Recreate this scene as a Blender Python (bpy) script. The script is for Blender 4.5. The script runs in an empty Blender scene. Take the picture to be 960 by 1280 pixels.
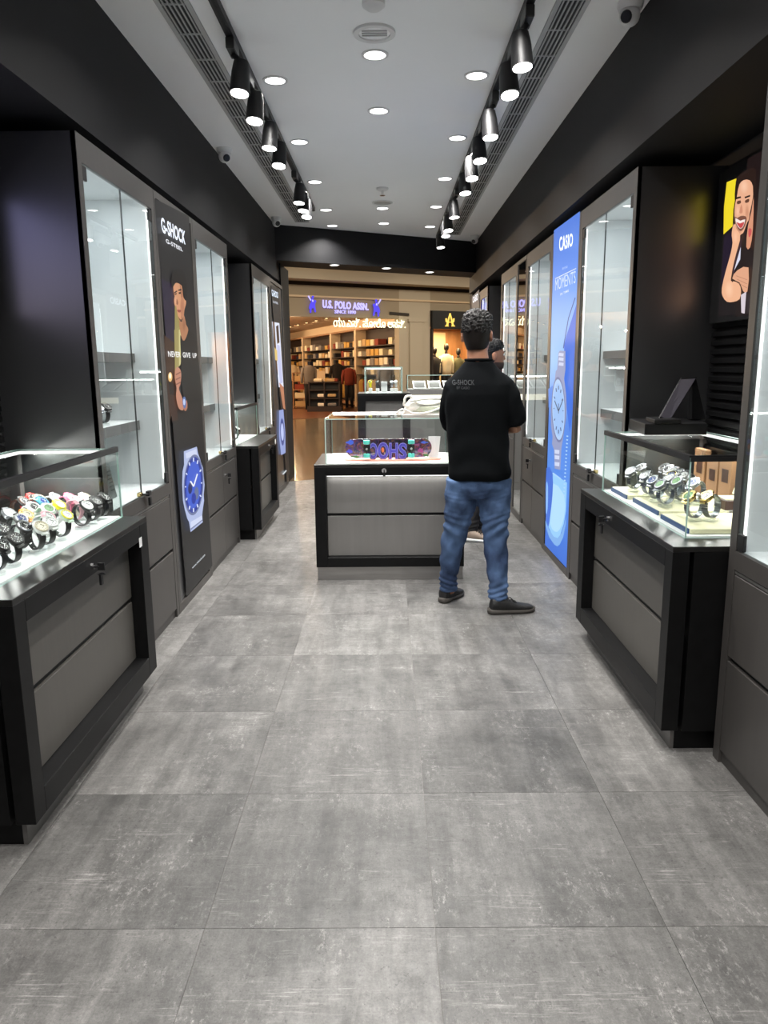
import bpy, bmesh, math, random
import numpy as np
from mathutils import Vector, Matrix

random.seed(7)
SC = bpy.context.scene
COL = SC.collection
PI = math.pi

# ------------------------------------------------------------------ camera, world, exposure
F_PX, CX, CY, CAM_Z = 935.0, 480.0, 640.0, 1.40
def _basis():
    vp = np.array([484.0, 457.0]); vv = np.array([523.0, 5400.0])
    fwd = np.array([(vp[0]-CX)/F_PX, (vp[1]-CY)/F_PX, 1]); fwd /= np.linalg.norm(fwd)
    dn = np.array([(vv[0]-CX)/F_PX, (vv[1]-CY)/F_PX, 1]); dn -= fwd*dn.dot(fwd); dn /= np.linalg.norm(dn)
    return np.array([np.cross(dn, fwd), fwd, -dn])
RB = _basis()
cam = bpy.data.cameras.new('camera'); camo = bpy.data.objects.new('camera', cam); COL.objects.link(camo)
cam.sensor_fit = 'VERTICAL'; cam.sensor_height = 36.0; cam.lens = 36.0*F_PX/1280.0
cam.clip_start = 0.05; cam.clip_end = 200
rm = Matrix([[RB[i][0], -RB[i][1], -RB[i][2]] for i in range(3)])
camo.matrix_world = Matrix.Translation((0, 0, CAM_Z)) @ rm.to_4x4()
SC.camera = camo

w = bpy.data.worlds.new('world'); SC.world = w; w.use_nodes = True
w.node_tree.nodes['Background'].inputs[0].default_value = (1.0, 0.97, 0.93, 1)
w.node_tree.nodes['Background'].inputs[1].default_value = 0.03
SC.view_settings.view_transform = 'Standard'
SC.view_settings.look = 'None'
SC.view_settings.exposure = 0.38
SC.view_settings.gamma = 1.0
SC.view_settings.use_curve_mapping = False
SC.cycles.max_bounces = 10
SC.cycles.transparent_max_bounces = 24
SC.cycles.sample_clamp_indirect = 4.0
SC.cycles.use_denoising = True

P_DOWN, P_HEAD, P_LED = 11.5, 4.8, 0.36      # lamp powers
LIGHTS = []
def area(name, loc, size, power, color=(1, .97, .93), rot=(0, 0, 0), size_y=None, spread=180):
    l = bpy.data.lights.new(name, 'AREA'); l.energy = power; l.color = color
    l.shape = 'RECTANGLE' if size_y else 'DISK'; l.size = size
    if size_y: l.size_y = size_y
    l.spread = math.radians(spread)
    o = bpy.data.objects.new(name, l); COL.objects.link(o); o.location = loc; o.rotation_euler = rot
    return o

# pixel of the 960x1280 photograph -> point on a given world plane
def pp(u, v, x=None, y=None, z=None):
    d = RB @ np.array([(u-CX)/F_PX, (v-CY)/F_PX, 1.0])
    t = x/d[0] if x is not None else (y/d[1] if y is not None else (z-CAM_Z)/d[2])
    return (float(t*d[0]), float(t*d[1]), float(CAM_Z+t*d[2]))

# ------------------------------------------------------------------ materials
def lin(c):
    return tuple(((v/255)/12.92 if v/255 <= .04045 else ((v/255+.055)/1.055)**2.4) for v in c)
MATS = {}
def pmat(name, col, rough=.5, metal=0., spec=.5, emit=None, es=0., coat=0., noise=None, bump=None, alpha=None):
    m = bpy.data.materials.new(name); m.use_nodes = True; MATS[name] = m
    nt = m.node_tree; b = nt.nodes['Principled BSDF']
    b.inputs['Base Color'].default_value = (*col, 1); b.inputs['Roughness'].default_value = rough
    b.inputs['Metallic'].default_value = metal; b.inputs['Specular IOR Level'].default_value = spec
    b.inputs['Coat Weight'].default_value = coat; b.inputs['IOR'].default_value = 1.9 if name == 'gable_dark' else 1.5
    if emit: b.inputs['Emission Color'].default_value = (*emit, 1); b.inputs['Emission Strength'].default_value = es
    tc = nt.nodes.new('ShaderNodeTexCoord')
    if noise:
        sc, amt, stretch = noise
        mp = nt.nodes.new('ShaderNodeMapping'); mp.inputs['Scale'].default_value = stretch
        n = nt.nodes.new('ShaderNodeTexNoise'); n.inputs['Scale'].default_value = sc; n.inputs['Detail'].default_value = 5
        nt.links.new(tc.outputs['Object'], mp.inputs[0]); nt.links.new(mp.outputs[0], n.inputs['Vector'])
        mr = nt.nodes.new('ShaderNodeMapRange'); mr.inputs['From Min'].default_value = .25; mr.inputs['From Max'].default_value = .75
        mr.inputs['To Min'].default_value = 1-amt; mr.inputs['To Max'].default_value = 1+amt
        nt.links.new(n.outputs[0], mr.inputs[0])
        mx = nt.nodes.new('ShaderNodeVectorMath'); mx.operation = 'SCALE'; mx.inputs[0].default_value = col
        nt.links.new(mr.outputs[0], mx.inputs['Scale']); nt.links.new(mx.outputs[0], b.inputs['Base Color'])
    if bump:
        sc, st, stretch = bump
        mp = nt.nodes.new('ShaderNodeMapping'); mp.inputs['Scale'].default_value = stretch
        n = nt.nodes.new('ShaderNodeTexNoise'); n.inputs['Scale'].default_value = sc; n.inputs['Detail'].default_value = 4
        nt.links.new(tc.outputs['Object'], mp.inputs[0]); nt.links.new(mp.outputs[0], n.inputs['Vector'])
        bp = nt.nodes.new('ShaderNodeBump'); bp.inputs['Strength'].default_value = st; bp.inputs['Distance'].default_value = .01
        nt.links.new(n.outputs[0], bp.inputs['Height']); nt.links.new(bp.outputs[0], b.inputs['Normal'])
    return m
def emat(name, col, s):
    m = bpy.data.materials.new(name); m.use_nodes = True; nt = m.node_tree; nt.nodes.clear()
    e = nt.nodes.new('ShaderNodeEmission'); o = nt.nodes.new('ShaderNodeOutputMaterial')
    e.inputs[0].default_value = (*col, 1); e.inputs[1].default_value = s; nt.links.new(e.outputs[0], o.inputs[0])
    MATS[name] = m; return m
def glassmat(name, tint, ior=1.5, refl=1.0):
    # thin clear pane: light goes straight through, the front face mirrors by Fresnel
    m = bpy.data.materials.new(name); m.use_nodes = True; nt = m.node_tree; nt.nodes.clear(); MATS[name] = m
    o = nt.nodes.new('ShaderNodeOutputMaterial'); mix = nt.nodes.new('ShaderNodeMixShader')
    tr = nt.nodes.new('ShaderNodeBsdfTransparent'); tr.inputs[0].default_value = (*tint, 1)
    gl = nt.nodes.new('ShaderNodeBsdfGlossy'); gl.inputs['Roughness'].default_value = 0.0
    fr = nt.nodes.new('ShaderNodeFresnel'); fr.inputs[0].default_value = ior
    ge = nt.nodes.new('ShaderNodeNewGeometry')
    inv = nt.nodes.new('ShaderNodeMath'); inv.operation = 'SUBTRACT'; inv.inputs[0].default_value = refl
    nt.links.new(ge.outputs['Backfacing'], inv.inputs[1]); inv.use_clamp = True
    mu = nt.nodes.new('ShaderNodeMath'); mu.operation = 'MULTIPLY'
    nt.links.new(fr.outputs[0], mu.inputs[0]); nt.links.new(inv.outputs[0], mu.inputs[1])
    nt.links.new(mu.outputs[0], mix.inputs[0]); nt.links.new(tr.outputs[0], mix.inputs[1]); nt.links.new(gl.outputs[0], mix.inputs[2])
    nt.links.new(mix.outputs[0], o.inputs[0]); return m
def printmat(name, es, coat=.3):
    # backlit print: colours come from the face colours of the artwork
    m = bpy.data.materials.new(name); m.use_nodes = True; nt = m.node_tree; b = nt.nodes['Principled BSDF']; MATS[name] = m
    a = nt.nodes.new('ShaderNodeAttribute'); a.attribute_name = 'Col'
    b.inputs['Base Color'].default_value = (.008, .008, .008, 1); b.inputs['Roughness'].default_value = .45; b.inputs['Specular IOR Level'].default_value = .15
    nt.links.new(a.outputs['Color'], b.inputs['Emission Color']); b.inputs['Emission Strength'].default_value = es
    return m

W1 = (1, 1, 1)
pmat('soffit_paint', (.0085, .0085, .0098), .65, spec=.3, noise=(6, .08, W1))
pmat('ceiling_paint', (.93, .93, .935), .8, noise=(2, .012, W1))
pmat('wall_dark', (.03, .03, .032), .7)
pmat('wall_light', (.85, .85, .84), .7)
pmat('slat_black', (.0035, .0035, .004), .6, spec=.12)
pmat('counter_black', (.0042, .0042, .0045), .45, spec=.2, noise=(30, .3, (1, .08, 1)))
pmat('counter_top', (.012, .0115, .011), .30, spec=.4, noise=(30, .5, (1, .06, 1)))
pmat('drawer_grey', (.082, .077, .069), .45, noise=(40, .06, (1, 1, .05)))
pmat('drawer_light', (.17, .164, .157), .48, noise=(40, .05, (1, 1, .05)))
pmat('unit_laminate', (.050, .046, .043), .42, noise=(40, .07, (1, 1, .05)))
pmat('gable_dark', (.016, .016, .018), .33, spec=1.0, noise=(40, .05, (1, 1, .05)))
pmat('joint_black', (.004, .004, .004), .6)
pmat('tile_joint', (.20, .19, .18), .8)
pmat('steel_brushed', (.36, .35, .34), .38, .85, noise=(40, .12, (.05, .05, 1)))
pmat('plinth_grey', (.16, .155, .15), .35, .5, noise=(40, .12, (.05, .05, 1)))
pmat('white_lining', (.70, .735, .745), .55)
pmat('white_deck', (.82, .83, .83), .35)
pmat('shelf_grey', (.10, .10, .098), .5)
pmat('chrome', (.75, .75, .76), .12, 1.)
pmat('black_metal', (.009, .009, .010), .5, .2)
pmat('black_plastic', (.012, .012, .012), .4)
pmat('white_plastic', (.72, .72, .72), .4)
pmat('brass', (.7, .55, .25), .25, 1.)
pmat('grille_grey', (.42, .42, .42), .5)
pmat('grille_dark', (.02, .02, .02), .8)
pmat('glass_edge', (.42, .60, .55), .15, emit=(.45, .62, .58), es=0.0)
glassmat('glass', (.955, .975, .968))
glassmat('door_glass', (.97, .985, .985), 1.5)
glassmat('acrylic', (.93, .95, .95), 1.45)
pmat('mirror', (.72, .74, .73), .01, 1.)
emat('led', (1, .99, .95), 2.6)
pmat('door_edge', (.05, .06, .06), .3)
emat('led_soft', (1, 1, .98), 1.6)
emat('lamp_lens', (1, .98, .95), 9.0)
emat('down_lens', (1, .99, .97), 5.0)
printmat('print_dark', .78)
printmat('print_blue', .80)
printmat('print_warm', .88)
pmat('ink_plain', (.8, .8, .8), .5)

# floor tile: one print, shifted for every tile by its own random number
def tile_mat():
    m = bpy.data.materials.new('floor_tile'); m.use_nodes = True; nt = m.node_tree; b = nt.nodes['Principled BSDF']; MATS['tile'] = m
    N = nt.nodes.new; L = nt.links.new
    tc = N('ShaderNodeTexCoord'); oi = N('ShaderNodeObjectInfo')
    sc = N('ShaderNodeMath'); sc.operation = 'MULTIPLY'; sc.inputs[1].default_value = 57.0; L(oi.outputs['Random'], sc.inputs[0])
    cb = N('ShaderNodeCombineXYZ'); L(sc.outputs[0], cb.inputs[0]); L(sc.outputs[0], cb.inputs[1]); L(sc.outputs[0], cb.inputs[2])
    ad = N('ShaderNodeVectorMath'); ad.operation = 'ADD'; L(tc.outputs['Object'], ad.inputs[0]); L(cb.outputs[0], ad.inputs[1])
    def noise(scale, detail, rough, stretch=(1, 1, 1), dist=0.):
        mp = N('ShaderNodeMapping'); mp.inputs['Scale'].default_value = stretch; L(ad.outputs[0], mp.inputs[0])
        n = N('ShaderNodeTexNoise'); n.inputs['Scale'].default_value = scale; n.inputs['Detail'].default_value = detail
        n.inputs['Roughness'].default_value = rough; n.inputs['Distortion'].default_value = dist; L(mp.outputs[0], n.inputs['Vector']); return n.outputs[0]
    def ramp(v, a, bb, lo, hi):
        r = N('ShaderNodeMapRange'); r.inputs[1].default_value = a; r.inputs[2].default_value = bb; r.inputs[3].default_value = lo; r.inputs[4].default_value = hi
        L(v, r.inputs[0]); return r.outputs[0]
    def op(o, a, c):
        q = N('ShaderNodeMath'); q.operation = o
        for i, t in enumerate((a, c)):
            if isinstance(t, float): q.inputs[i].default_value = t
            else: L(t, q.inputs[i])
        return q.outputs[0]
    blot = ramp(noise(2.6, 7, .68, (1, .6, 1), .5), .34, .68, .60, 1.32)
    strk = ramp(noise(5.5, 7, .74, (2.4, .30, 1), .3), .36, .66, .70, 1.22)
    strk2 = ramp(noise(7, 7, .74, (.3, 2.4, 1), .3), .36, .66, .88, 1.09)
    grain = ramp(noise(190, 4, .75), .3, .7, .78, 1.20)
    fine = ramp(noise(42, 7, .85), .35, .65, .78, 1.20)
    mask = ramp(noise(5, 4, .7, (1, .6, 1)), .48, .64, 0.0, 1.0)
    scr = op('MULTIPLY', ramp(noise(62, 6, .85, (1, .55, 1)), .53, .68, 0.0, .24), mask)
    mask2 = ramp(noise(7, 4, .7, (.5, 1.6, 1)), .52, .66, 0.0, 1.0)
    scr2 = op('MULTIPLY', ramp(noise(60, 6, .85, (.12, 2.2, 1)), .52, .66, 0.0, .20), mask2)
    pits = ramp(noise(85, 3, .6), .62, .72, 1.0, .58)
    v = op('MULTIPLY', op('MULTIPLY', blot, strk), op('MULTIPLY', strk2, op('MULTIPLY', grain, fine)))
    tone = ramp(oi.outputs['Random'], 0., 1., .114, .160)
    v = op('MULTIPLY', op('MULTIPLY', v, pits), tone)
    v = op('ADD', op('ADD', v, scr), scr2)
    v = op('MINIMUM', v, .55)
    cc = N('ShaderNodeCombineColor'); L(v, cc.inputs[0]); L(op('MULTIPLY', v, .972), cc.inputs[1]); L(op('MULTIPLY', v, .935), cc.inputs[2])
    L(cc.outputs[0], b.inputs['Base Color'])
    L(ramp(noise(20, 4, .6), .3, .7, .34, .52), b.inputs['Roughness'])
    bp = N('ShaderNodeBump'); bp.inputs['Strength'].default_value = .12; bp.inputs['Distance'].default_value = .004; L(v, bp.inputs['Height']); L(bp.outputs[0], b.inputs['Normal'])
tile_mat()

# ------------------------------------------------------------------ mesh helpers
class MB:
    def __init__(s): s.v = []; s.f = []; s.m = []; s.c = []
    def face(s, idx, mi=0, col=None): s.f.append(idx); s.m.append(mi); s.c.append(col)
    def box(s, x0, x1, y0, y1, z0, z1, mi=0, side_mi=None, axis=None):
        if x0 > x1: x0, x1 = x1, x0
        if y0 > y1: y0, y1 = y1, y0
        n = len(s.v)
        s.v += [(x0, y0, z0), (x1, y0, z0), (x1, y1, z0), (x0, y1, z0), (x0, y0, z1), (x1, y0, z1), (x1, y1, z1), (x0, y1, z1)]
        fs = [((0, 3, 2, 1), 2), ((4, 5, 6, 7), 2), ((0, 1, 5, 4), 1), ((2, 3, 7, 6), 1), ((1, 2, 6, 5), 0), ((3, 0, 4, 7), 0)]
        for f, ax in fs:
            s.face(tuple(n+i for i in f), mi if (side_mi is None or ax == axis) else side_mi)
        return s
    def obox(s, c, h, M, mi=0):
        n = len(s.v); c = Vector(c)
        for z in (-1, 1):
            for x, y in ((-1, -1), (1, -1), (1, 1), (-1, 1)):
                s.v.append(tuple(c + M @ Vector((x*h[0], y*h[1], z*h[2]))))
        for f in [(0, 3, 2, 1), (4, 5, 6, 7), (0, 1, 5, 4), (2, 3, 7, 6), (1, 2, 6, 5), (3, 0, 4, 7)]:
            s.face(tuple(n+i for i in f), mi)
        return s
    def loft(s, rings, mi=0, cap=True, closed=False):
        k = len(rings[0]); n = len(s.v)
        for r in rings: s.v += [tuple(p) for p in r]
        R = len(rings)
        for i in range(R if closed else R-1):
            a = n+i*k; b = n+((i+1) % R)*k
            for j in range(k):
                s.face((a+j, a+(j+1) % k, b+(j+1) % k, b+j), mi)
        if cap and not closed:
            s.face(tuple(n+j for j in reversed(range(k))), mi); s.face(tuple(n+(R-1)*k+j for j in range(k)), mi)
        return s
    def cyl(s, p0, p1, r0, r1=None, n=16, mi=0):
        r1 = r0 if r1 is None else r1
        return s.tube([p0, p1], [r0, r1], n, mi)
    def tube(s, pts, r, n=10, mi=0, closed=False, cap=True):
        pts = [Vector(p) for p in pts]; m = len(pts)
        if not isinstance(r, (list, tuple)): r = [r]*m
        rings = []; up = None
        for i, p in enumerate(pts):
            if closed: d = pts[(i+1) % m]-pts[i-1]
            else: d = pts[min(i+1, m-1)]-pts[max(i-1, 0)]
            d = d.normalized() if d.length > 1e-9 else Vector((0, 0, 1))
            if up is None:
                up = Vector((0, 0, 1)) if abs(d.z) < .9 else Vector((1, 0, 0))
            a = d.cross(up).normalized(); up = a.cross(d).normalized()
            rr = r[i] if isinstance(r[i], (list, tuple)) else (r[i], r[i])
            rings.append([p + a*(math.cos(2*PI*j/n)*rr[0]) + up*(math.sin(2*PI*j/n)*rr[1]) for j in range(n)])
        return s.loft(rings, mi, cap, closed)
    def ball(s, c, r, n=16, m=10, mi=0):
        if not isinstance(r, (list, tuple)): r = (r, r, r)
        rings = []
        for i in range(m+1):
            t = PI*i/m; q = max(math.sin(t), .02)
            rings.append([(c[0]+r[0]*q*math.cos(2*PI*j/n), c[1]+r[1]*q*math.sin(2*PI*j/n), c[2]-r[2]*math.cos(t)) for j in range(n)])
        return s.loft(rings, mi)
    def ring(s, c, r0, r1, z0, z1, n=24, mi=0):
        prof = [(r0, z0), (r1, z0), (r1, z1), (r0, z1)]
        rings = [[(c[0]+p[0]*math.cos(2*PI*i/n), c[1]+p[0]*math.sin(2*PI*i/n), c[2]+p[1]) for p in prof] for i in range(n)]
        return s.loft(rings, mi, closed=True)
    def poly(s, pts, col=None, mi=0):
        n = len(s.v); s.v += [tuple(p) for p in pts]; s.face(tuple(range(n, n+len(pts))), mi, col); return s
    def mesh(s, name, off=(0, 0, 0)):
        me = bpy.data.meshes.new(name)
        me.from_pydata([(p[0]-off[0], p[1]-off[1], p[2]-off[2]) for p in s.v], [], s.f)
        me.polygons.foreach_set('material_index', s.m)
        if any(c is not None for c in s.c):
            a = me.color_attributes.new('Col', 'FLOAT_COLOR', 'CORNER'); buf = []
            for p, c in zip(me.polygons, s.c):
                c = c or (1, 1, 1)
                if isinstance(c[0], (list, tuple)):
                    for q in c: buf += [*q, 1]
                else:
                    buf += [*c, 1]*p.loop_total
            a.data.foreach_set('color', buf)
        else:
            bm = bmesh.new(); bm.from_mesh(me); bmesh.ops.recalc_face_normals(bm, faces=bm.faces); bm.to_mesh(me); bm.free()
        me.update(); return me
    def build(s, name, mats, parent=None, smooth=False, bevel=0, root=None, seg=1):
        off = (0, 0, 0)
        if parent is not None:
            r = parent
            while r.parent: r = r.parent
            off = tuple(r.location)
        me = s.mesh(name, off)
        for m in (mats if isinstance(mats, (list, tuple)) else [mats]): me.materials.append(MATS[m] if isinstance(m, str) else m)
        o = bpy.data.objects.new(name, me); COL.objects.link(o)
        if smooth:
            me.polygons.foreach_set('use_smooth', [True]*len(me.polygons))
            if smooth != 'all':
                me.set_sharp_from_angle(angle=math.radians(40))
        if bevel:
            md = o.modifiers.new('bevel', 'BEVEL'); md.width = bevel; md.segments = seg; md.limit_method = 'ANGLE'
        if parent is not None: o.parent = parent
        return o
def B(*a, **k): return MB().box(*a, **k)

def tag(o, label, cat, group=None):
    o['label'] = label; o['category'] = cat
    if group: o['group'] = group
    return o
def thing(name, loc, label, cat, group=None):
    o = bpy.data.objects.new(name, None); COL.objects.link(o); o.location = loc; o.empty_display_size = .1
    return tag(o, label, cat, group)
def struct(o): o['kind'] = 'structure'; return o
def sbox(name, *a, m='wall_dark', **k):
    return struct(B(*a).build(name, m, **k))
def copy_tree(o, parent=None):
    c = o.copy(); COL.objects.link(c)
    if parent is not None: c.parent = parent
    for ch in list(o.children): copy_tree(ch, c)
    return c
def relocate(mbo, p):  # give a single-mesh thing its origin at p
    me = mbo.data; me.transform(Matrix.Translation((-p[0], -p[1], -p[2]))); mbo.location = p; return mbo
ORD = ['nearest', 'second', 'third', 'fourth', 'fifth', 'sixth', 'seventh', 'eighth', 'ninth', 'tenth']
def smooth_loop(pts, sub=4):
    out = []; n = len(pts)
    for i in range(n):
        p0, p1, p2, p3 = (np.array(pts[(i+k-1) % n], float) for k in range(4))
        for j in range(sub):
            t = j/sub
            out.append(tuple(.5*((2*p1)+(-p0+p2)*t+(2*p0-5*p1+4*p2-p3)*t*t+(-p0+3*p1-3*p2+p3)*t**3)))
    return out
def text_verts(body, bold=0., shear=0.):
    cu = bpy.data.curves.new('t', 'FONT'); cu.body = body; cu.size = 1; cu.offset = bold; cu.space_character = 1.0+2.2*max(bold, 0); cu.shear = shear; cu.resolution_u = 3
    o = bpy.data.objects.new('t', cu); COL.objects.link(o)
    dg = bpy.context.evaluated_depsgraph_get(); me = bpy.data.meshes.new_from_object(o.evaluated_get(dg))
    v = [(p.co.x, p.co.y) for p in me.vertices]; f = [tuple(p.vertices) for p in me.polygons]
    bpy.data.objects.remove(o); bpy.data.meshes.remove(me); bpy.data.curves.remove(cu)
    xs = [p[0] for p in v]; ys = [p[1] for p in v]
    x0, x1, y0, y1 = min(xs), max(xs), min(ys), max(ys)
    return [((p[0]-x0)/(x1-x0), (p[1]-y0)/(y1-y0)) for p in v], f
def text_on(mb, body, quad, col=None, bold=0., shear=0., flip=False, mi=0):
    """flat lettering stretched over quad = TL, TR, BR, BL points"""
    v, f = text_verts(body, bold, shear); TL, TR, BR, BL = (Vector(q) for q in quad); n = len(mb.v)
    for a, b in v:
        if flip: a, b = 1-a, 1-b
        mb.v.append(tuple(TL*(1-a)*b+TR*a*b+BR*a*(1-b)+BL*(1-a)*(1-b)))
    for q in f: mb.face(tuple(n+i for i in q), mi, col)

# ------------------------------------------------------------------ the setting: shell of the shop
XL, XR, XWL, XWR, HC = -1.21, 1.19, -1.62, 1.62, 2.95
SL, SR, SZ = -1.24, 1.155, 2.37
def front_y(x): return 9.45+.56*x           # the shop front runs slantwise
YB = -2.2
def slant(name, m, x0, x1, z0, z1, da, db, kind=True):
    mb = MB(); rings = []
    for x in (x0, x1):
        rings.append([(x, front_y(x)+da, z0), (x, front_y(x)+db, z0), (x, front_y(x)+db, z1), (x, front_y(x)+da, z1)])
    mb.loft(rings); o = mb.build(name, m)
    return struct(o) if kind else o
sbox('wall_left', XWL-.1, XWL, YB, 9.6, 0, 3.05)
sbox('wall_right', XWR, XWR+.1, YB, 11.2, 0, 3.05)
sbox('wall_back', XWL-.1, XWR+.1, YB-.1, YB, 0, 3.05, m='wall_light')
sbox('ceiling', XWL-.1, XWR+.1, YB-.1, 10.7, HC, HC+.1, m='ceiling_paint')
sbox('trim_1', XWL, SL, YB, 9.2, SZ, HC, m='soffit_paint')
sbox('trim_2', SR, XWR, YB, 10.85, SZ, HC, m='soffit_paint')
slant('trim_3', 'soffit_paint', SL-.02, SR+.02, 2.57, HC, 0.0, .48)
sbox('trim_4', XWL, -1.225, 9.02, 9.72, 0, 2.57, m='soffit_paint')
sbox('trim_5', 1.20, XWR, 10.85, 11.2, 0, 2.57, m='soffit_paint')

# floor with single tiles
floor = struct(MB().loft([[(x, YB, -.05), (x, front_y(x)+.42, -.05), (x, front_y(x)+.42, -.003), (x, YB, -.003)] for x in (XWL, XWR)]).build('floor', 'tile_joint'))
TX, TY, X0, Y0 = .585, .609, .11, 1.66
g = .0007
cache = {}
for i in range(-3, 3):
    for j in range(-7, 15):
        x0, x1 = X0+TX*i, X0+TX*(i+1); y0, y1 = Y0+TY*j, Y0+TY*(j+1)
        x0c, x1c = max(x0+g, XWL), min(x1-g, XWR); y0c = max(y0+g, YB); 
        if x1c <= x0c or y1 < YB: continue
        lim = lambda x: front_y(x)+.41
        if y0 >= lim(x1c): continue
        whole = x0c == x0+g and x1c == x1-g and y0c == y0+g and y1 <= lim(x0c)
        c = ((x0+x1)/2, (y0+y1)/2, 0)
        if whole and 'w' in cache:
            o = bpy.data.objects.new('floor_tile', cache['w']); COL.objects.link(o); o.parent = floor; o.location = c
        else:
            pts = [(x0c, y0c), (x1c, y0c)]
            a, b = y1-g, y1-g
            if a > lim(x1c) or b > lim(x0c):
                ya, yb = min(a, lim(x1c)), min(b, lim(x0c))
                if yb <= y0c: 
                    xs = (y0c-9.45-.41)/.56; pts = [(xs, y0c), (x1c, y0c), (x1c, ya)]
                    if ya < lim(x1c): pts.append(((ya-9.86)/.56, ya))
                else:
                    pts += [(x1c, ya)]
                    if ya >= a and yb < a: pts.append((max(min((a-9.86)/.56, x1c), x0c), a))
                    pts.append((x0c, yb))
            else: pts += [(x1c, a), (x0c, b)]
            n = len(pts)
            o = MB().loft([[(p[0]-c[0], p[1]-c[1], -.003) for p in pts], [(p[0]-c[0], p[1]-c[1], 0.) for p in pts]]).build('floor_tile', 'tile')
            o.parent = floor; o.location = c
            if whole: cache['w'] = o.data

# ribbed black wall boards in the two display bays
def ribbed(side, y0, y1, z0, z1, nm):
    x = XWL if side < 0 else XWR
    o = struct(B(x, x-side*.012, y0, y1, z0, z1).build(nm, 'joint_black'))
    z = z0+.002
    while z+.04 < z1:
        mb = MB(); r = []
        for y in (y0, y1):
            r.append([(x-side*.012, y, z), (x-side*.034, y, z+.008), (x-side*.034, y, z+.028), (x-side*.012, y, z+.038)])
        mb.loft(r).build('wall_slat', 'slat_black', o)
        z += .042
    return o
ribbed(1, 2.52, 3.76, .8, 2.30, 'wall_right.001')
ribbed(-1, 1.0, 3.09, .8, 2.30, 'wall_left.001')

# ------------------------------------------------------------------ ceiling fittings
def air_grille(side, x0, x1, y0, y1, label):
    t = thing('air_grille', ((x0+x1)/2, (y0+y1)/2, HC), label, 'air vent')
    mb = MB()
    for a, b in ((x0-.022, x0), (x1, x1+.022)): mb.box(a, b, y0, y1, HC-.008, HC+.0)
    for a, b in ((y0-.02, y0), (y1, y1+.02)): mb.box(x0-.022, x1+.022, a, b, HC-.008, HC)
    mb.build('frame', 'grille_grey', t)
    B(x0, x1, y0, y1, HC-.0015, HC).build('backing', 'grille_dark', t)
    for k in range(5):
        x = x0+(k+.5)*(x1-x0)/5
        B(x-.0035, x+.0035, y0, y1, HC-.007, HC-.0015).build('slat', 'grille_grey', t)
    y = y0+.3
    while y < y1-.1:
        B(x0, x1, y-.004, y+.004, HC-.0075, HC-.0015).build('crossbar', 'grille_grey', t); y += .3
air_grille(-1, -.968, -.862, .6, 8.6, 'long slotted air grille in the ceiling along the left wall')
air_grille(1, .768, .872, .6, 9.5, 'long slotted air grille in the ceiling along the right wall')

def downlight(x, y, label, r=.055, z=HC, p=P_DOWN, name='downlight', group=None):
    t = thing(name, (x, y, z), label, 'ceiling light', group)
    MB().ring((x, y, z), r, r+.014, -.006, 0, 28).build('trim_ring', 'white_plastic', t, smooth=True)
    MB().cyl((x, y, z-.003), (x, y, z), r, n=28).build('diffuser', 'down_lens', t)
    area('downlight_lamp', (x, y, z-.012), r*2, p, spread=128)
rowl = [(-.605, y) for y in (4.5, 5.655, 6.82, 7.99, 8.86)]
rowm = [(-.05, 4.17), (-.04, 5.02), (-.035, 7.94), (-.025, 8.756)]
rowr = [(.50, y) for y in (4.463, 5.6, 6.755, 7.89, 8.98)]
for row, nm in ((rowl, 'left'), (rowm, 'middle'), (rowr, 'right')):
    for k, (x, y) in enumerate(row):
        downlight(x, y, 'round white recessed ceiling downlight, %s of the %s row' % (ORD[k] if k else 'nearest the viewer', nm))
for x in (-.6, -.05, .5):
    for y in (3.35, 2.2, 1.05, -.1, -1.2):
        downlight(x, y, 'recessed downlight overhead beyond the top picture edge, %s row, %s' % ({-.6: 'left', -.05: 'middle', .5: 'right'}[x], {3.35: 'nearest the picture', 2.2: 'second', 1.05: 'third', -.1: 'fourth', -1.2: 'last'}[y]), p=P_DOWN*(.6 if y > 0 else .8))
for k, (u, v) in enumerate(((418, 331), (483, 335), (537, 340))):
    x, y, z = pp(u, v, z=2.57)
    downlight(x, y, 'downlight under the black bulkhead of the shop front, %s' % ('left end', 'middle', 'right end')[k], .05, 2.57, 2.0)

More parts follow.
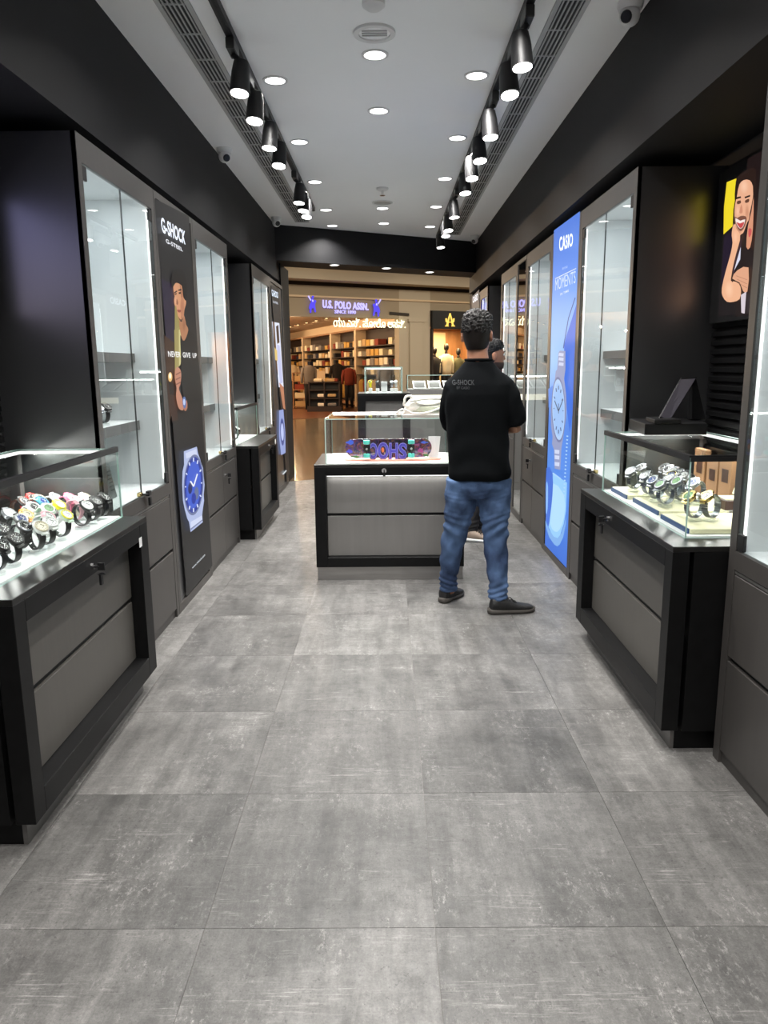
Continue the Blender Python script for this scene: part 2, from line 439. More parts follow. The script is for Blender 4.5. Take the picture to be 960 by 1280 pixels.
def track(x, y0, y1, heads, side):
    s = 'left' if side < 0 else 'right'
    t = thing('lighting_track', (x, (y0+y1)/2, HC), 'long black lighting track on the %s side of the ceiling' % s, 'light track')
    B(x-.018, x+.018, y0, y1, HC-.032, HC).build('rail', 'black_metal', t)
    B(x-.006, x+.006, y0, y1, HC-.034, HC-.032).build('groove', 'joint_black', t)
    for k, (hx, hy) in enumerate(heads):
        a = thing('track_spotlight', (x, hy, HC-.034), 'black cylindrical spotlight on the %s ceiling track, %s' % (s, ORD[k] if k else 'nearest the viewer'), 'spotlight')
        zt = HC-.034
        B(x-.02, x+.02, hy-.075, hy+.06, zt-.05, zt).build('adapter', 'black_plastic', a, bevel=.004)
        tilt = random.uniform(-.12, .12); out = .10*side
        top = Vector((hx, hy, 2.83)); bot = Vector((hx+.01*side, hy-.02+.12*tilt, 2.685)); d = (bot-top).normalized()
        MB().tube([(x, hy, zt-.05), (x+(hx-x)*.5, hy, zt-.068), tuple(top)], .014, 10).build('stem', 'black_metal', a, smooth=True)
        MB().tube([tuple(top-d*.004), tuple(top), tuple(top+d*.05), tuple(bot)], [.030, .036, .044, .049], 24).build('housing', 'black_metal', a, smooth=True)
        MB().tube([tuple(bot-d*.003), tuple(bot+d*.002)], .0425, 24).build('lens', 'lamp_lens', a)
        l = bpy.data.lights.new('track_spotlight_lamp', 'SPOT'); l.energy = P_HEAD*4; l.spot_size = math.radians(84); l.spot_blend = .7; l.shadow_soft_size = .04; l.color = (1, .97, .93)
        o = bpy.data.objects.new('track_spotlight_lamp', l); COL.objects.link(o); o.location = bot+d*.012
        o.rotation_euler = Vector((.10*side, 0, -1)).to_track_quat('-Z', 'Y').to_euler()
track(-.725, .2, 7.9, [(-.687, y) for y in (3.923, 4.342, 4.835, 5.255, 6.378, 6.693, 6.967)], -1)
track(.625, .2, 9.6, [(.597, y) for y in (3.637, 3.995, 4.673, 5.188, 5.65, 6.097, 7.034, 7.713, 8.032, 8.763)], 1)

def dome_camera(x, y, z, aim, label):
    t = thing('dome_camera', (x, y, z), label, 'security camera')
    MB().tube([(x, y, z), (x, y, z-.02), (x, y, z-.035)], [.055, .055, .048], 24).build('base', 'white_plastic', t, smooth=True)
    MB().ball((x, y, z-.055), .044, 20, 14).build('eyeball', 'white_plastic', t, smooth='all')
    a = Vector(aim).normalized(); c = Vector((x, y, z-.055))
    MB().tube([tuple(c+a*.036), tuple(c+a*.046)], [.026, .022], 18).build('lens', 'black_plastic', t, smooth=True)
dome_camera(-1.165, 5.80, HC, (.6, -.8, -.5), 'white dome camera on the left ceiling edge, nearer one')
dome_camera(-1.16, 8.35, HC, (.5, -.8, -.4), 'small white dome camera in the far left ceiling corner')
dome_camera(1.075, 3.64, HC, (-.7, -.8, -.4), 'white dome camera at the top right, cut by the picture edge')
dome_camera(1.08, 9.62, HC, (-.5, -.8, -.6), 'small white dome camera in the far right ceiling corner')
x, y = -.048, 3.91
t = thing('ceiling_diffuser', (x, y, HC), 'large round white ceiling diffuser near the front of the ceiling', 'ceiling vent')
MB().ring((x, y, HC), .075, .10, -.012, 0, 32).build('rim', 'white_plastic', t, smooth=True)
MB().cyl((x, y, HC-.004), (x, y, HC), .075, n=32).build('plate', 'ceiling_paint', t)
for k in (-1, 0, 1): B(x-.06, x+.06, y+k*.025-.004, y+k*.025+.004, HC-.008, HC-.004).build('vane', 'grille_grey', t)
for (u, v, lab) in ((478, 235, 'small white sprinkler on the ceiling midline'), ):
    x, y, _ = pp(u, v, z=HC)
    t = thing('ceiling_sprinkler', (x, y, HC), lab, 'sprinkler')
    MB().tube([(x, y, HC), (x, y, HC-.014), (x, y, HC-.024)], [.055, .053, .035], 24).build('rose', 'white_plastic', t, smooth=True)
    MB().tube([(x, y, HC-.024), (x, y, HC-.06)], .012, 10).build('nozzle', 'chrome', t, smooth=True)
    MB().tube([(x, y, HC-.06), (x, y, HC-.064)], .024, 12).build('deflector', 'chrome', t)
x, y, _ = pp(478, 253, z=HC)
t = thing('ceiling_speaker', (x, y, HC), 'flat round ceiling speaker beyond the sprinkler on the ceiling midline', 'speaker')
MB().ring((x, y, HC), .085, .10, -.008, 0, 28).build('rim', 'white_plastic', t, smooth=True)
MB().cyl((x, y, HC-.004), (x, y, HC), .085, n=28).build('mesh_cover', 'grille_grey', t)
x, y, _ = pp(467, 1, z=HC)
t = thing('smoke_detector', (x, y, HC), 'small round detector at the top edge of the picture', 'detector')
MB().tube([(x, y, HC), (x, y, HC-.02), (x, y, HC-.035)], [.05, .05, .03], 20).build('housing', 'white_plastic', t, smooth=True)

# ------------------------------------------------------------------ tall wall cabinets
def xs(side, a): return side*a
def lock_with_key(x, y, z, side, parent, name='lock', m='chrome'):
    k = MB().cyl((x, y, z), (x-side*.010, y, z), .011, n=12).build(name, m, parent, smooth=True)
    mb = MB().tube([(x-side*.010, y, z), (x-side*.028, y, z)], .005, 6)
    mb.box(x-side*.022, x-side*.046, y-.003, y+.003, z-.014, z+.012)
    mb.ring((x-side*.034, y, z-.028), .010, .013, -.002, .002, 12)
    mb.box(x-side*.026, x-side*.034, y-.008, y+.010, z-.066, z-.030)
    mb.build('key', 'black_metal', parent if k.parent.parent else k)
    return k
def tall_cabinet(side, xf, y0, y1, label, gable_near=False, locks=True, key=True, cols=2):
    """glazed white niche over two rows of fronts; xf = |x| of the face"""
    t = thing('display_cabinet', (side*xf, (y0+y1)/2, 0), label, 'display cabinet')
    X = lambda a: side*a
    xb = 1.615
    for ya, yb, nm in ((y0, y0+.018, 'n'), (y1-.018, y1, 'f')):
        B(X(xf+.002), X(xb), ya, yb, .0, 2.31).build('side_panel', 'gable_dark', t)
    B(X(xf+.002), X(xb), y0+.018, y1-.018, 2.285, 2.31).build('top_panel', 'gable_dark', t)
    st = .045
    mb = MB()
    mb.box(X(xf), X(xf+.02), y0, y0+st, 0, 2.31); mb.box(X(xf), X(xf+.02), y1-st, y1, 0, 2.31)
    mb.box(X(xf), X(xf+.02), y0+st, y1-st, 2.205, 2.31); mb.box(X(xf), X(xf+.02), y0+st, y1-st, .712, .775)
    mb.build('face_frame', 'unit_laminate', t)
    # lining of the niche
    a0, a1 = y0+.03, y1-.03
    lb = MB()
    lb.box(X(1.585), X(1.60), a0, a1, .76, 2.25); lb.box(X(xf+.022), X(1.585), a0, a0+.012, .76, 2.25)
    lb.box(X(xf+.022), X(1.585), a1-.012, a1, .76, 2.25); lb.box(X(xf+.022), X(1.585), a0, a1, .755, .772); lb.box(X(xf+.022), X(1.585), a0, a1, 2.25, 2.262)
    lb.build('niche_lining', 'white_lining', t)
    for z, th in ((1.475, .046), (1.12, .05)):
        B(X(1.35), X(1.584), a0+.013, a1-.013, z-th, z).build('shelf', 'shelf_grey', t)
        B(X(1.353), X(1.584), a0+.014, a1-.014, z, z+.002).build('shelf_liner', 'white_lining', t)
    lm = MB()
    lm.box(X(xf+.024), X(xf+.030), a0+.013, a0+.018, .80, 2.20); lm.box(X(xf+.024), X(xf+.030), a1-.018, a1-.013, .80, 2.20)
    lm.box(X(xf+.024), X(xf+.040), a0+.02, a1-.02, 2.228, 2.236)
    lm.build('led_strip', 'led', t)
    area('niche_led', (X(xf+.14), (y0+y1)/2, 2.235), .10, 5.5*P_LED*(y1-y0), (.93, .98, 1), rot=(0, -side*.12, 0), size_y=(y1-y0)*.55)
    # two glass doors
    ym = (y0+y1)/2
    for k, (ya, yb) in enumerate(((y0+st+.003, ym-.0025), (ym+.0025, y1-st-.003))):
        d = MB().box(X(xf+.004), X(xf+.010), ya, yb, .780, 2.20, 0, 1, 0).build('glass_door', ['door_glass', 'door_edge'], t)
        yh = ya+.022 if k == 0 else yb-.022
        for zh in (.81, 2.17):
            B(X(xf+.001), X(xf+.013), yh-.022, yh+.022, zh-.028, zh+.028).build('hinge', 'black_metal', d, bevel=.002)
    if locks:
        l = MB().box(X(xf-.006), X(xf+.014), ym-.05, ym-.015, .782, .802).build('door_lock', 'brass', t, bevel=.003)
        mb = MB(); mb.tube([(X(xf-.006), ym-.02, .79), (X(xf-.02), ym+.02, .785)], .006, 8); mb.box(X(xf-.026), X(xf-.008), ym+.015, ym+.055, .775, .80)
        mb.box(X(xf-.024), X(xf-.012), ym+.035, ym+.06, .725, .765); mb.build('key', 'black_metal', l, bevel=.003)
    # fronts
    B(X(xf+.018), X(xf+.03), y0+st, y1-st, .03, .712).build('base_carcass', 'joint_black', t)
    ys = [y0+st+.002+(y1-y0-2*st-.004)*q/cols for q in range(cols+1)]
    for r, (za, zb) in enumerate(((.404, .694), (.050, .386))):
        for q in range(cols):
            d = B(X(xf+.001), X(xf+.019), ys[q]+.0015, ys[q+1]-.0015, za, zb).build('cupboard_front' if r == 0 else 'drawer_front', 'unit_laminate', t, bevel=.0015)
            if r == 0 and q == cols-1 and key: lock_with_key(X(xf+.001), ys[q]+.06, .615, side, d)
    B(X(xf+.004), X(xf+.018), y0+st, y1-st, .698, .708).build('finger_rail', 'steel_brushed', t)
    B(X(xf+.012), X(xf+.03), y0+.002, y1-.002, 0, .048).build('kick_plate', 'unit_laminate', t)
    return t

def lightbox(side, xf, y0, y1, label):
    t = thing('advertising_lightbox', (side*xf, (y0+y1)/2, 0), label, 'light box')
    X = lambda a: side*a
    B(X(xf+.012), X(1.61), y0+.002, y1-.002, 0, 2.31).build('housing', 'gable_dark', t)
    mb = MB()
    mb.box(X(xf), X(xf+.012), y0, y0+.035, 0, 2.31); mb.box(X(xf), X(xf+.012), y1-.035, y1, 0, 2.31)
    mb.box(X(xf), X(xf+.012), y0+.035, y1-.035, 2.275, 2.31); mb.box(X(xf), X(xf+.012), y0+.035, y1-.035, 0, .05)
    mb.build('frame', 'unit_laminate', t)
    return t
class Art:
    """flat layered artwork on the plane |x| = xp; outlines are read off the photograph and put on that plane"""
    def __init__(s, side, xp, mat, parent, root=None):
        s.side, s.x, s.mat, s.parent, s.k = side, xp, mat, parent, 0; s.mb = MB()
    def P(s, u, v, lift=0): 
        x = s.side*(s.x) - s.side*(.0004*s.k+lift)
        return pp(u, v, x=x)
    def poly(s, pts, col, smooth=0, gain=1.):
        s.k += 1
        if smooth: pts = smooth_loop(pts, smooth)
        s.mb.poly([s.P(*p) for p in pts], tuple(q*gain for q in lin(col))); return s
    def grad(s, pts, cols):
        s.k += 1; s.mb.poly([s.P(*p) for p in pts], [lin(c) for c in cols]); return s
    def ell(s, c, a, b, col, n=28):
        """ellipse from centre, and the pixel vectors of its two half axes"""
        return s.poly([(c[0]+a[0]*math.cos(2*PI*i/n)+b[0]*math.sin(2*PI*i/n), c[1]+a[1]*math.cos(2*PI*i/n)+b[1]*math.sin(2*PI*i/n)) for i in range(n)], col)
    def soft(s, c, a, b, cin, cout, n=20, rings=3):
        s.k += 1; R = [[(c[0]+r*(a[0]*math.cos(t)+b[0]*math.sin(t)), c[1]+r*(a[1]*math.cos(t)+b[1]*math.sin(t))) for t in [2*PI*i/n for i in range(n)]] for r in [q/rings for q in range(1, rings+1)]]
        K = [tuple(x*(1-w_)+y*w_ for x, y in zip(lin(cin), lin(cout))) for w_ in [(q/rings)**1.3 for q in range(rings+1)]]
        for i in range(n):
            j = (i+1) % n; s.mb.poly([s.P(*c), s.P(*R[0][i]), s.P(*R[0][j])], [K[0], K[1], K[1]])
            for q in range(rings-1): s.mb.poly([s.P(*R[q][i]), s.P(*R[q+1][i]), s.P(*R[q+1][j]), s.P(*R[q][j])], [K[q+1], K[q+2], K[q+2], K[q+1]])
        return s
    def line(s, p, q, wd, col):
        s.k += 1; p, q = (np.array(t, float) for t in (p, q)); d = q-p; n = np.array([-d[1], d[0]])/max(np.linalg.norm(d), 1e-6)*wd/2
        s.mb.poly([s.P(*t) for t in (p-n, q-n, q+n, p+n)], lin(col)); return s
    def text(s, body, quad, col, bold=0., gain=1.):
        s.k += 1; text_on(s.mb, body, [s.P(*q) for q in quad], tuple(q*gain for q in lin(col)), bold); return s
    def done(s, name):
        o = s.mb.build(name, s.mat, s.parent); s.mb = MB(); return o

# left wall, nearer group
tall_cabinet(-1, 1.21, 3.14, 4.125, 'nearest tall glass cabinet on the left wall, before the dark watch poster', cols=1)
lb1 = lightbox(-1, 1.21, 4.13, 4.915, 'tall dark backlit poster of a man in black with a blue watch, left wall')
tall_cabinet(-1, 1.21, 4.92, 5.945, 'tall white-lined glass cabinet on the left wall, just beyond the dark watch poster')
A = Art(-1, 1.2095, 'print_dark', lb1)
A.poly([(193, 248), (236, 270), (265.5, 707), (233.5, 746)], (31, 30, 31)); A.done('backlit_panel')
Z = lambda u, v: (180+u/4.8, 240+v/4.8)
Y = lambda u, v: (190+u/8, 400+v/8)
A.poly([Z(105, 520), Z(185, 560), Z(185, 1000), Z(140, 1000)], (38, 30, 52))
A.poly([Y(120, 150), Y(225, 230), Y(240, 620), Y(235, 760), Y(180, 1010), Y(150, 620)], (62, 40, 28))
A.poly([Y(165, 620), Y(235, 640), Y(240, 760), Y(178, 740)], (24, 18, 16))
A.poly([Y(185, 760), Y(240, 770), Y(262, 1000), Y(200, 1015)], (58, 36, 28))
A.poly([Z(185, 640), Z(215, 720), Z(222, 1020), Z(185, 1090)], (152, 140, 84))
A.poly([Y(222, 100), Y(290, 60), Y(285, 450), Y(232, 500)], (158, 146, 88))
A.poly([Y(268, 100), Y(290, 90), Y(287, 440), Y(270, 460)], (205, 196, 140))
A.ell(Y(182, 570), (2.6, 0), (0, 6), (235, 190, 120)); A.ell(Y(181, 560), (1.4, 0), (0, 3.5), (255, 250, 225)); A.done('backdrop_print')
A.poly([Z(218, 860), Z(240, 900), Z(262, 825), Z(300, 860), Z(322, 950), Z(340, 1150), Z(348, 1240), Z(330, 1260), Z(250, 1255), Z(225, 1150), Z(222, 1000)], (20, 20, 21), 3)
A.poly([Z(212, 770), Z(240, 740), Z(250, 790), Z(266, 828), Z(242, 892), Z(222, 862)], (176, 122, 88), 3)
A.poly([Z(172, 560), Z(170, 500), Z(195, 470), Z(225, 480), Z(248, 540), Z(252, 610), Z(236, 640), Z(220, 560), Z(190, 530)], (22, 18, 17), 3)
A.poly([Z(176, 540), Z(188, 525), Z(212, 532), Z(226, 560), Z(234, 615), Z(240, 640), Z(251, 648), Z(252, 672), Z(243, 705), Z(238, 745), Z(226, 784), Z(212, 770), Z(203, 742), Z(194, 690), Z(188, 640), Z(178, 602)], (208, 150, 112), 3)
A.poly([Z(214, 545), Z(230, 600), Z(238, 645), Z(234, 720), Z(222, 770), Z(224, 700), Z(222, 640)], (170, 112, 80), 3)
A.soft(Z(230, 690), (2.6, 0), (0, 13), (178, 118, 86), (190, 130, 96)).soft(Z(190, 652), (2, 0), (0, 7), (226, 172, 136), (208, 150, 112)).soft(Z(240, 800), (2.5, 0), (0, 9), (150, 98, 70), (176, 122, 88))
A.poly([Z(168, 575), Z(166, 505), Z(192, 462), Z(232, 470), Z(257, 545), Z(258, 630), Z(246, 650), Z(238, 606), Z(230, 570), Z(214, 552), Z(192, 545), Z(180, 560)], (20, 16, 15), 3)
A.poly([Z(180, 602), Z(198, 590), Z(200, 597), Z(182, 610)], (40, 26, 22)).poly([Z(206, 585), Z(224, 580), Z(226, 590), Z(207, 594)], (40, 26, 22))
A.poly([Z(183, 612), Z(196, 606), Z(196, 614), Z(184, 618)], (30, 20, 18)).poly([Z(208, 602), Z(222, 600), Z(222, 610), Z(209, 612)], (30, 20, 18))
A.poly([Z(196, 640), Z(205, 660), Z(203, 676), Z(194, 672)], (150, 98, 72), 2).poly([Z(199, 706), Z(222, 708), Z(218, 722), Z(204, 720)], (150, 72, 62), 2)
A.poly([Z(204, 745), Z(216, 775), Z(228, 780), Z(236, 745), Z(226, 765), Z(214, 760)], (96, 66, 50), 2)
A.done('man_print')
A.poly([Y(232, 500), Y(255, 470), Y(285, 500), Y(292, 560), Y(285, 640), Y(270, 690), Y(305, 790), Y(318, 880), Y(300, 905), Y(262, 870), Y(240, 760), Y(246, 680), Y(228, 580)], (190, 132, 108), 3)
for q in (520, 570, 620): A.poly([Y(236, q+20), Y(284, q-4), Y(286, q+10), Y(238, q+34)], (136, 86, 70))
A.poly([Y(316, 860), Y(348, 800), Y(354, 880), Y(330, 912)], (176, 116, 90), 2)
A.done('arm_print')
A.poly([Y(304, 800), Y(322, 765), Y(338, 790), Y(340, 860), Y(318, 885)], (86, 112, 170), 2).ell(Y(322, 820), (1.4, 0), (0, 4), (190, 206, 240)); A.done('wrist_watch_print')
A.text('G-SHOCK', [(200.5, 270.5), (231.5, 289), (231.8, 306), (202.6, 290.5)], (235, 242, 255), .028, 1.4); A.done('brand_lettering')
A.text('G-STEEL', [(207, 298), (227.8, 309.6), (228.6, 314.6), (207.8, 303.5)], (235, 238, 245), .02, 1.2); A.done('sub_brand_lettering')
A.text('NEVER  GIVE  UP', [(209.8, 438.6), (245.6, 441.6), (246, 447.6), (210.6, 446)], (238, 238, 238), .02, 1.1); A.done('slogan_lettering')
A.text('www.gshock.com', [(239.8, 709), (256, 691.6), (256.4, 695.6), (240.8, 711.6)], (215, 222, 228), .02); A.done('address_lettering')
V = lambda u, v: (220+u/7.11, 540+v/7.11)
A.poly([V(70, 172), V(185, 130), V(196, 190), V(214, 240), V(222, 268), V(240, 320), V(246, 400), V(254, 470), V(246, 560), V(250, 610), V(238, 690), V(232, 745), V(222, 760), V(240, 800), V(130, 890), V(116, 800), V(100, 770), V(78, 690), V(62, 610), V(55, 470), V(58, 350), V(72, 290)], (176, 188, 226))
A.poly([V(84, 190), V(180, 150), V(186, 200), V(92, 236)], (206, 214, 240)).poly([V(130, 800), V(232, 740), V(236, 790), V(132, 872)], (208, 216, 242)).poly([V(130, 858), V(236, 776), V(238, 786), V(132, 872)], (120, 130, 168))
A.ell(V(156, 470), (12.4, -3), (-.5, 38), (112, 122, 160)).ell(V(156, 470), (11.2, -2.6), (-.4, 35), (40, 58, 150)).ell(V(156, 470), (9.2, -2.2), (-.3, 30), (66, 96, 206))
A.ell(V(126, 500), (2.6, -.6), (0, 7), (30, 40, 100)).ell(V(182, 545), (2.8, -.6), (0, 8), (98, 112, 150)).ell(V(158, 590), (2.8, -.6), (0, 7), (36, 56, 160))
for i in range(12):
    a = 2*PI*i/12; A.line((V(156, 470)[0]+9.2*math.sin(a), V(156, 470)[1]-2.2*math.sin(a)-29*math.cos(a)), (V(156, 470)[0]+10.8*math.sin(a), V(156, 470)[1]-2.6*math.sin(a)-34*math.cos(a)), 1.5, (214, 224, 252))
A.line(V(158, 480), V(190, 372), 1.5, (240, 244, 255)).line(V(158, 485), V(128, 436), 1.7, (240, 244, 255)); A.done('watch_print')

# left wall, far group
tall_cabinet(-1, 1.21, 7.0, 8.05, 'tall glass cabinet on the far left wall behind the small counter', key=False)
lb2 = lightbox(-1, 1.21, 8.055, 9.015, 'far narrow backlit poster on the left wall beside the shop entrance')
A = Art(-1, 1.2095, 'print_dark', lb2)
A.poly([(338.6, 356), (348.6, 361), (362, 592), (358.5, 606)], (38, 36, 36)); A.done('backlit_panel')
A.poly([(340, 402), (349.2, 404), (354.5, 484), (348.5, 484)], (226, 232, 250)).poly([(340.8, 402), (343, 402), (347.5, 470), (345, 460)], (96, 66, 40)).poly([(343, 434), (348, 440), (350, 452), (344, 450)], (226, 196, 120))
A.poly([(345, 408), (348, 406), (349.4, 428), (346.6, 430)], (62, 40, 34)).poly([(346, 430), (349.6, 432), (353.5, 478), (350, 480), (347, 450)], (196, 200, 236)).poly([(349, 478), (354.5, 484), (356.6, 512), (354, 510)], (190, 128, 98)); A.done('figure_print')
A.poly([(348.8, 513), (354.2, 511.6), (356.6, 540), (357, 566), (351.4, 569), (348.8, 545)], (150, 164, 216)).ell((352.9, 540), (2.6, -.6), (.6, 17), (70, 84, 150)).ell((352.9, 540), (1.8, -.4), (.4, 11), (190, 202, 246)); A.done('watch_print')
A.text('G-SHOCK', [(339.4, 361.5), (347.6, 365.5), (348, 373), (340, 370)], (225, 238, 255), .022, 1.4); A.done('brand_lettering')
A.text('G-STEEL', [(341.2, 375.6), (347.6, 378), (347.8, 380.6), (341.4, 378.4)], (220, 226, 240), .02); A.done('sub_brand_lettering')
A.line((353.4, 593), (358, 588), 1.6, (215, 222, 228)); A.done('address_lettering')

# right wall
tall_cabinet(1, 1.17, 1.20, 2.50, 'tall white-lined glass cabinet at the right picture edge, nearest on that wall', key=False)
tall_cabinet(1, 1.19, 3.775, 4.825, 'tall glass cabinet on the right wall, between the near counter and blue poster')
lb3 = lightbox(1, 1.19, 4.83, 5.63, 'tall bright blue backlit watch poster on the right wall')
tall_cabinet(1, 1.19, 5.635, 6.62, 'tall glass cabinet on the right wall just beyond the blue poster')
mt = thing('mirror_panel', (1.19, 6.86, 0), 'tall narrow mirror strip on the right wall, between two glass cabinets', 'mirror')
B(1.205, 1.60, 6.63, 7.09, 0, 2.31).build('backing', 'gable_dark', mt); B(1.195, 1.204, 6.655, 7.065, .06, 2.28).build('mirror_glass', 'mirror', mt)
mb = MB(); mb.box(1.188, 1.204, 6.632, 6.655, 0, 2.31); mb.box(1.188, 1.204, 7.065, 7.088, 0, 2.31); mb.box(1.188, 1.204, 6.655, 7.065, 2.28, 2.31); mb.box(1.188, 1.204, 6.655, 7.065, 0, .06); mb.build('frame', 'unit_laminate', mt)
tall_cabinet(1, 1.19, 7.095, 8.06, 'tall glass cabinet on the right wall, beyond the mirror strip', key=False)
tall_cabinet(1, 1.19, 9.15, 9.85, 'farthest tall glass cabinet on the right wall, by the entrance', locks=False, key=False)
lb4 = lightbox(1, 1.19, 9.855, 10.84, 'farthest small backlit poster on the right wall, by the entrance')
A = Art(1, 1.1895, 'print_dark', lb4)
A.poly([(590, 371), (599, 362), (598, 560), (589.5, 545)], (70, 72, 78)); A.done('backlit_panel')
A.text('CASIO', [(591, 371.5), (597.4, 366), (597.2, 375), (591, 379)], (235, 240, 250), .03, 1.4); A.done('brand_lettering')

A = Art(1, 1.1895, 'print_blue', lb3)
lx = lambda v: 692.5-(v-288)*(692.5-681.2)/(682-288)     # left and right edges of the print by pixel row
rx = lambda v: 725.0-(v-264)*(725.0-708.0)/(711-264)
rows = [(288, 264, (62, 116, 216)), (340, 330, (84, 140, 236)), (400, 395, (128, 180, 252)), (450, 455, (150, 196, 252)), (520, 530, (84, 136, 226)), (600, 610, (86, 142, 232)), (681, 710, (58, 110, 212))]
for (a, b, c), (a2, b2, c2) in zip(rows, rows[1:]):
    A.k -= 1; A.grad([(lx(a), a), (rx(b), b), (rx(b2), b2), (lx(a2), a2)], [c, c, c2, c2])
A.done('backlit_panel')
K = lambda u, v: (670+u/7.117, 420+v/7.117)
H = lambda u, v: (670+u/8.53, 580+v/8.53)
A.poly([K(250, 90), K(270, 0), (rx(380), 380), (rx(470), 470), K(325, 700), K(300, 860), K(262, 560), K(246, 380)], (58, 112, 222), 0)
A.line(K(243, 110), (710.5, 398), 1.1, (46, 84, 160)).line((710.5, 398), (719, 372), 1.1, (46, 84, 160))
A.poly([K(110, 470), K(150, 440), K(140, 560), K(112, 640)], (88, 138, 228))
A.poly([H(180, 95), H(330, 200), H(320, 500), H(296, 640), H(250, 780), H(215, 800), H(175, 760), H(132, 670), H(150, 560), H(170, 330)], (150, 204, 250), 0)
A.poly([H(172, 200), H(300, 330), H(300, 560), H(250, 700), H(200, 720), H(150, 640), H(165, 450)], (176, 220, 253), 2)
A.poly([H(112, 40), H(176, 100), H(176, 330), H(150, 560), H(132, 670), H(108, 590), H(102, 420)], (66, 112, 214), 2).poly([H(110, 200), H(128, 240), H(124, 480), H(106, 520)], (140, 188, 250), 2)
A.poly([H(100, 600), H(140, 700), H(190, 775), H(230, 790), H(270, 740), H(300, 650), H(322, 560), H(318, 640), H(290, 780), H(252, 860), H(225, 878), H(195, 860), H(140, 780), H(102, 660)], (128, 176, 234), 0)
A.line(H(178, 96), H(262, 158), 1.7, (170, 210, 252))
for i in range(17): A.line((708.2-i*.27, 545+i*4.6), (710.2-i*.27, 545.6+i*4.6), 1.6, (176, 212, 252))
A.done('backdrop_print')
A.poly([K(200, 150), K(212, 130), K(262, 134), K(262, 300), K(250, 380), K(268, 520), K(272, 640), K(268, 730), K(246, 880), K(226, 1000), K(216, 1190), K(166, 1180), K(160, 1010), K(142, 960), K(148, 900), K(134, 800), K(132, 650), K(146, 520), K(164, 420), K(176, 310), K(188, 300)], (150, 158, 196), 0)
for q in (150, 190, 235): A.poly([K(205, q), K(246, q+4), K(244, q+32), K(200, q+26)], (206, 214, 240))
for q in (1010, 1060, 1120): A.poly([K(166, q), K(208, q+6), K(206, q+40), K(166, q+34)], (206, 214, 240))
A.ell(K(200, 655), (8.6, 2.2), (.4, 41), (118, 124, 166)).ell(K(200, 655), (7.8, 2.), (.4, 38), (176, 206, 246)).ell(K(200, 655), (6.8, 1.7), (.3, 33), (160, 196, 244))
for i in range(12):
    a = 2*PI*i/12; c = K(200, 655); A.line((c[0]+5*math.sin(a), c[1]+1.3*math.sin(a)-25*math.cos(a)), (c[0]+6.2*math.sin(a), c[1]+1.6*math.sin(a)-30*math.cos(a)), 1.1, (76, 90, 140))
A.line(K(200, 670), K(166, 575), .9, (50, 56, 90)).line(K(200, 670), K(240, 565), .9, (50, 56, 90)).line(K(200, 600), K(200, 690), .7, (50, 56, 90)); A.done('watch_print')
A.text('CASIO', [(699.2, 296.2), (716.2, 291), (716, 307.5), (699, 314.5)], (240, 246, 255), .022, 1.4); A.done('brand_lettering')
A.text('BEYOND', [(703, 334.6), (709.5, 332), (709.5, 334.6), (703, 337.4)], (196, 220, 255), .0); A.done('small_lettering')
A.text('MOMENTS', [(694, 349), (719.6, 338), (719.4, 353.6), (694, 363.4)], (214, 232, 255), .0); A.line((694, 348.4), (720, 335.6), .9, (225, 238, 255)); A.done('headline_lettering')
A.text('IN TIME', [(700.4, 366.6), (711, 361.6), (711, 364.6), (700.4, 369.6)], (214, 232, 255), .01); A.done('tagline_lettering')

# wall poster in the right bay
po = thing('wall_poster', (1.58, 3.2, 1.6), 'bright poster of a smiling man embraced by a woman, above the terminal', 'poster')
B(1.560, 1.584, 2.80, 3.735, 1.585, 2.265).build('frame', 'black_metal', po)
G = lambda u, v: (860+u/5.82, 190+v/5.82)
A = Art(1, 1.5595, 'print_warm', po)
A.poly([G(280, 218), G(500, 120), G(412, 1178), G(218, 1196)], (24, 18, 20))
A.mb.poly([(1.5588, 3.46, 2.26), (1.5588, 2.81, 2.26), (1.5588, 2.81, 1.60), (1.5588, 3.46, 1.60)], lin((30, 20, 20))); A.done('poster_sheet')
A.poly([G(282, 220), G(352, 192), G(345, 330), G(330, 420), G(325, 540), G(258, 600), G(262, 400)], (228, 206, 40)); 
A.done('yellow_backdrop_print')
A.poly([G(350, 330), G(345, 250), G(360, 180), G(420, 140), G(490, 135), G(480, 330), G(470, 340), G(465, 200), G(380, 195), G(362, 290)], (40, 26, 22), 2)
A.poly([G(330, 570), G(378, 590), G(392, 650), G(378, 760), G(330, 900), G(320, 860), G(262, 960), G(240, 960), G(262, 620)], (30, 20, 38), 0).poly([G(352, 800), G(384, 690), G(380, 780), G(336, 862)], (206, 208, 226))
A.poly([G(360, 300), G(365, 230), G(400, 170), G(450, 165), G(474, 210), G(472, 330), G(440, 480), G(420, 540), G(400, 590), G(376, 590), G(345, 520), G(338, 440), G(345, 370)], (222, 166, 134), 3)
A.soft(G(366, 560), (5.2, 0), (0, 9), (176, 122, 98), (222, 166, 134)).soft(G(362, 430), (2.6, 0), (0, 8), (236, 186, 156), (222, 166, 134)).soft(G(430, 440), (3, 0), (0, 12), (196, 138, 108), (222, 166, 134)).soft(G(408, 250), (6, 0), (0, 10), (236, 190, 160), (222, 166, 134))
A.poly([G(340, 350), G(344, 250), G(362, 180), G(420, 135), G(494, 125), G(488, 330), G(474, 345), G(472, 250), G(448, 205), G(404, 205), G(374, 236), G(358, 300)], (40, 26, 22), 2)
A.poly([G(340, 470), G(358, 480), G(384, 465), G(420, 468), G(426, 500), G(404, 560), G(378, 575), G(350, 530)], (120, 78, 62), 2)
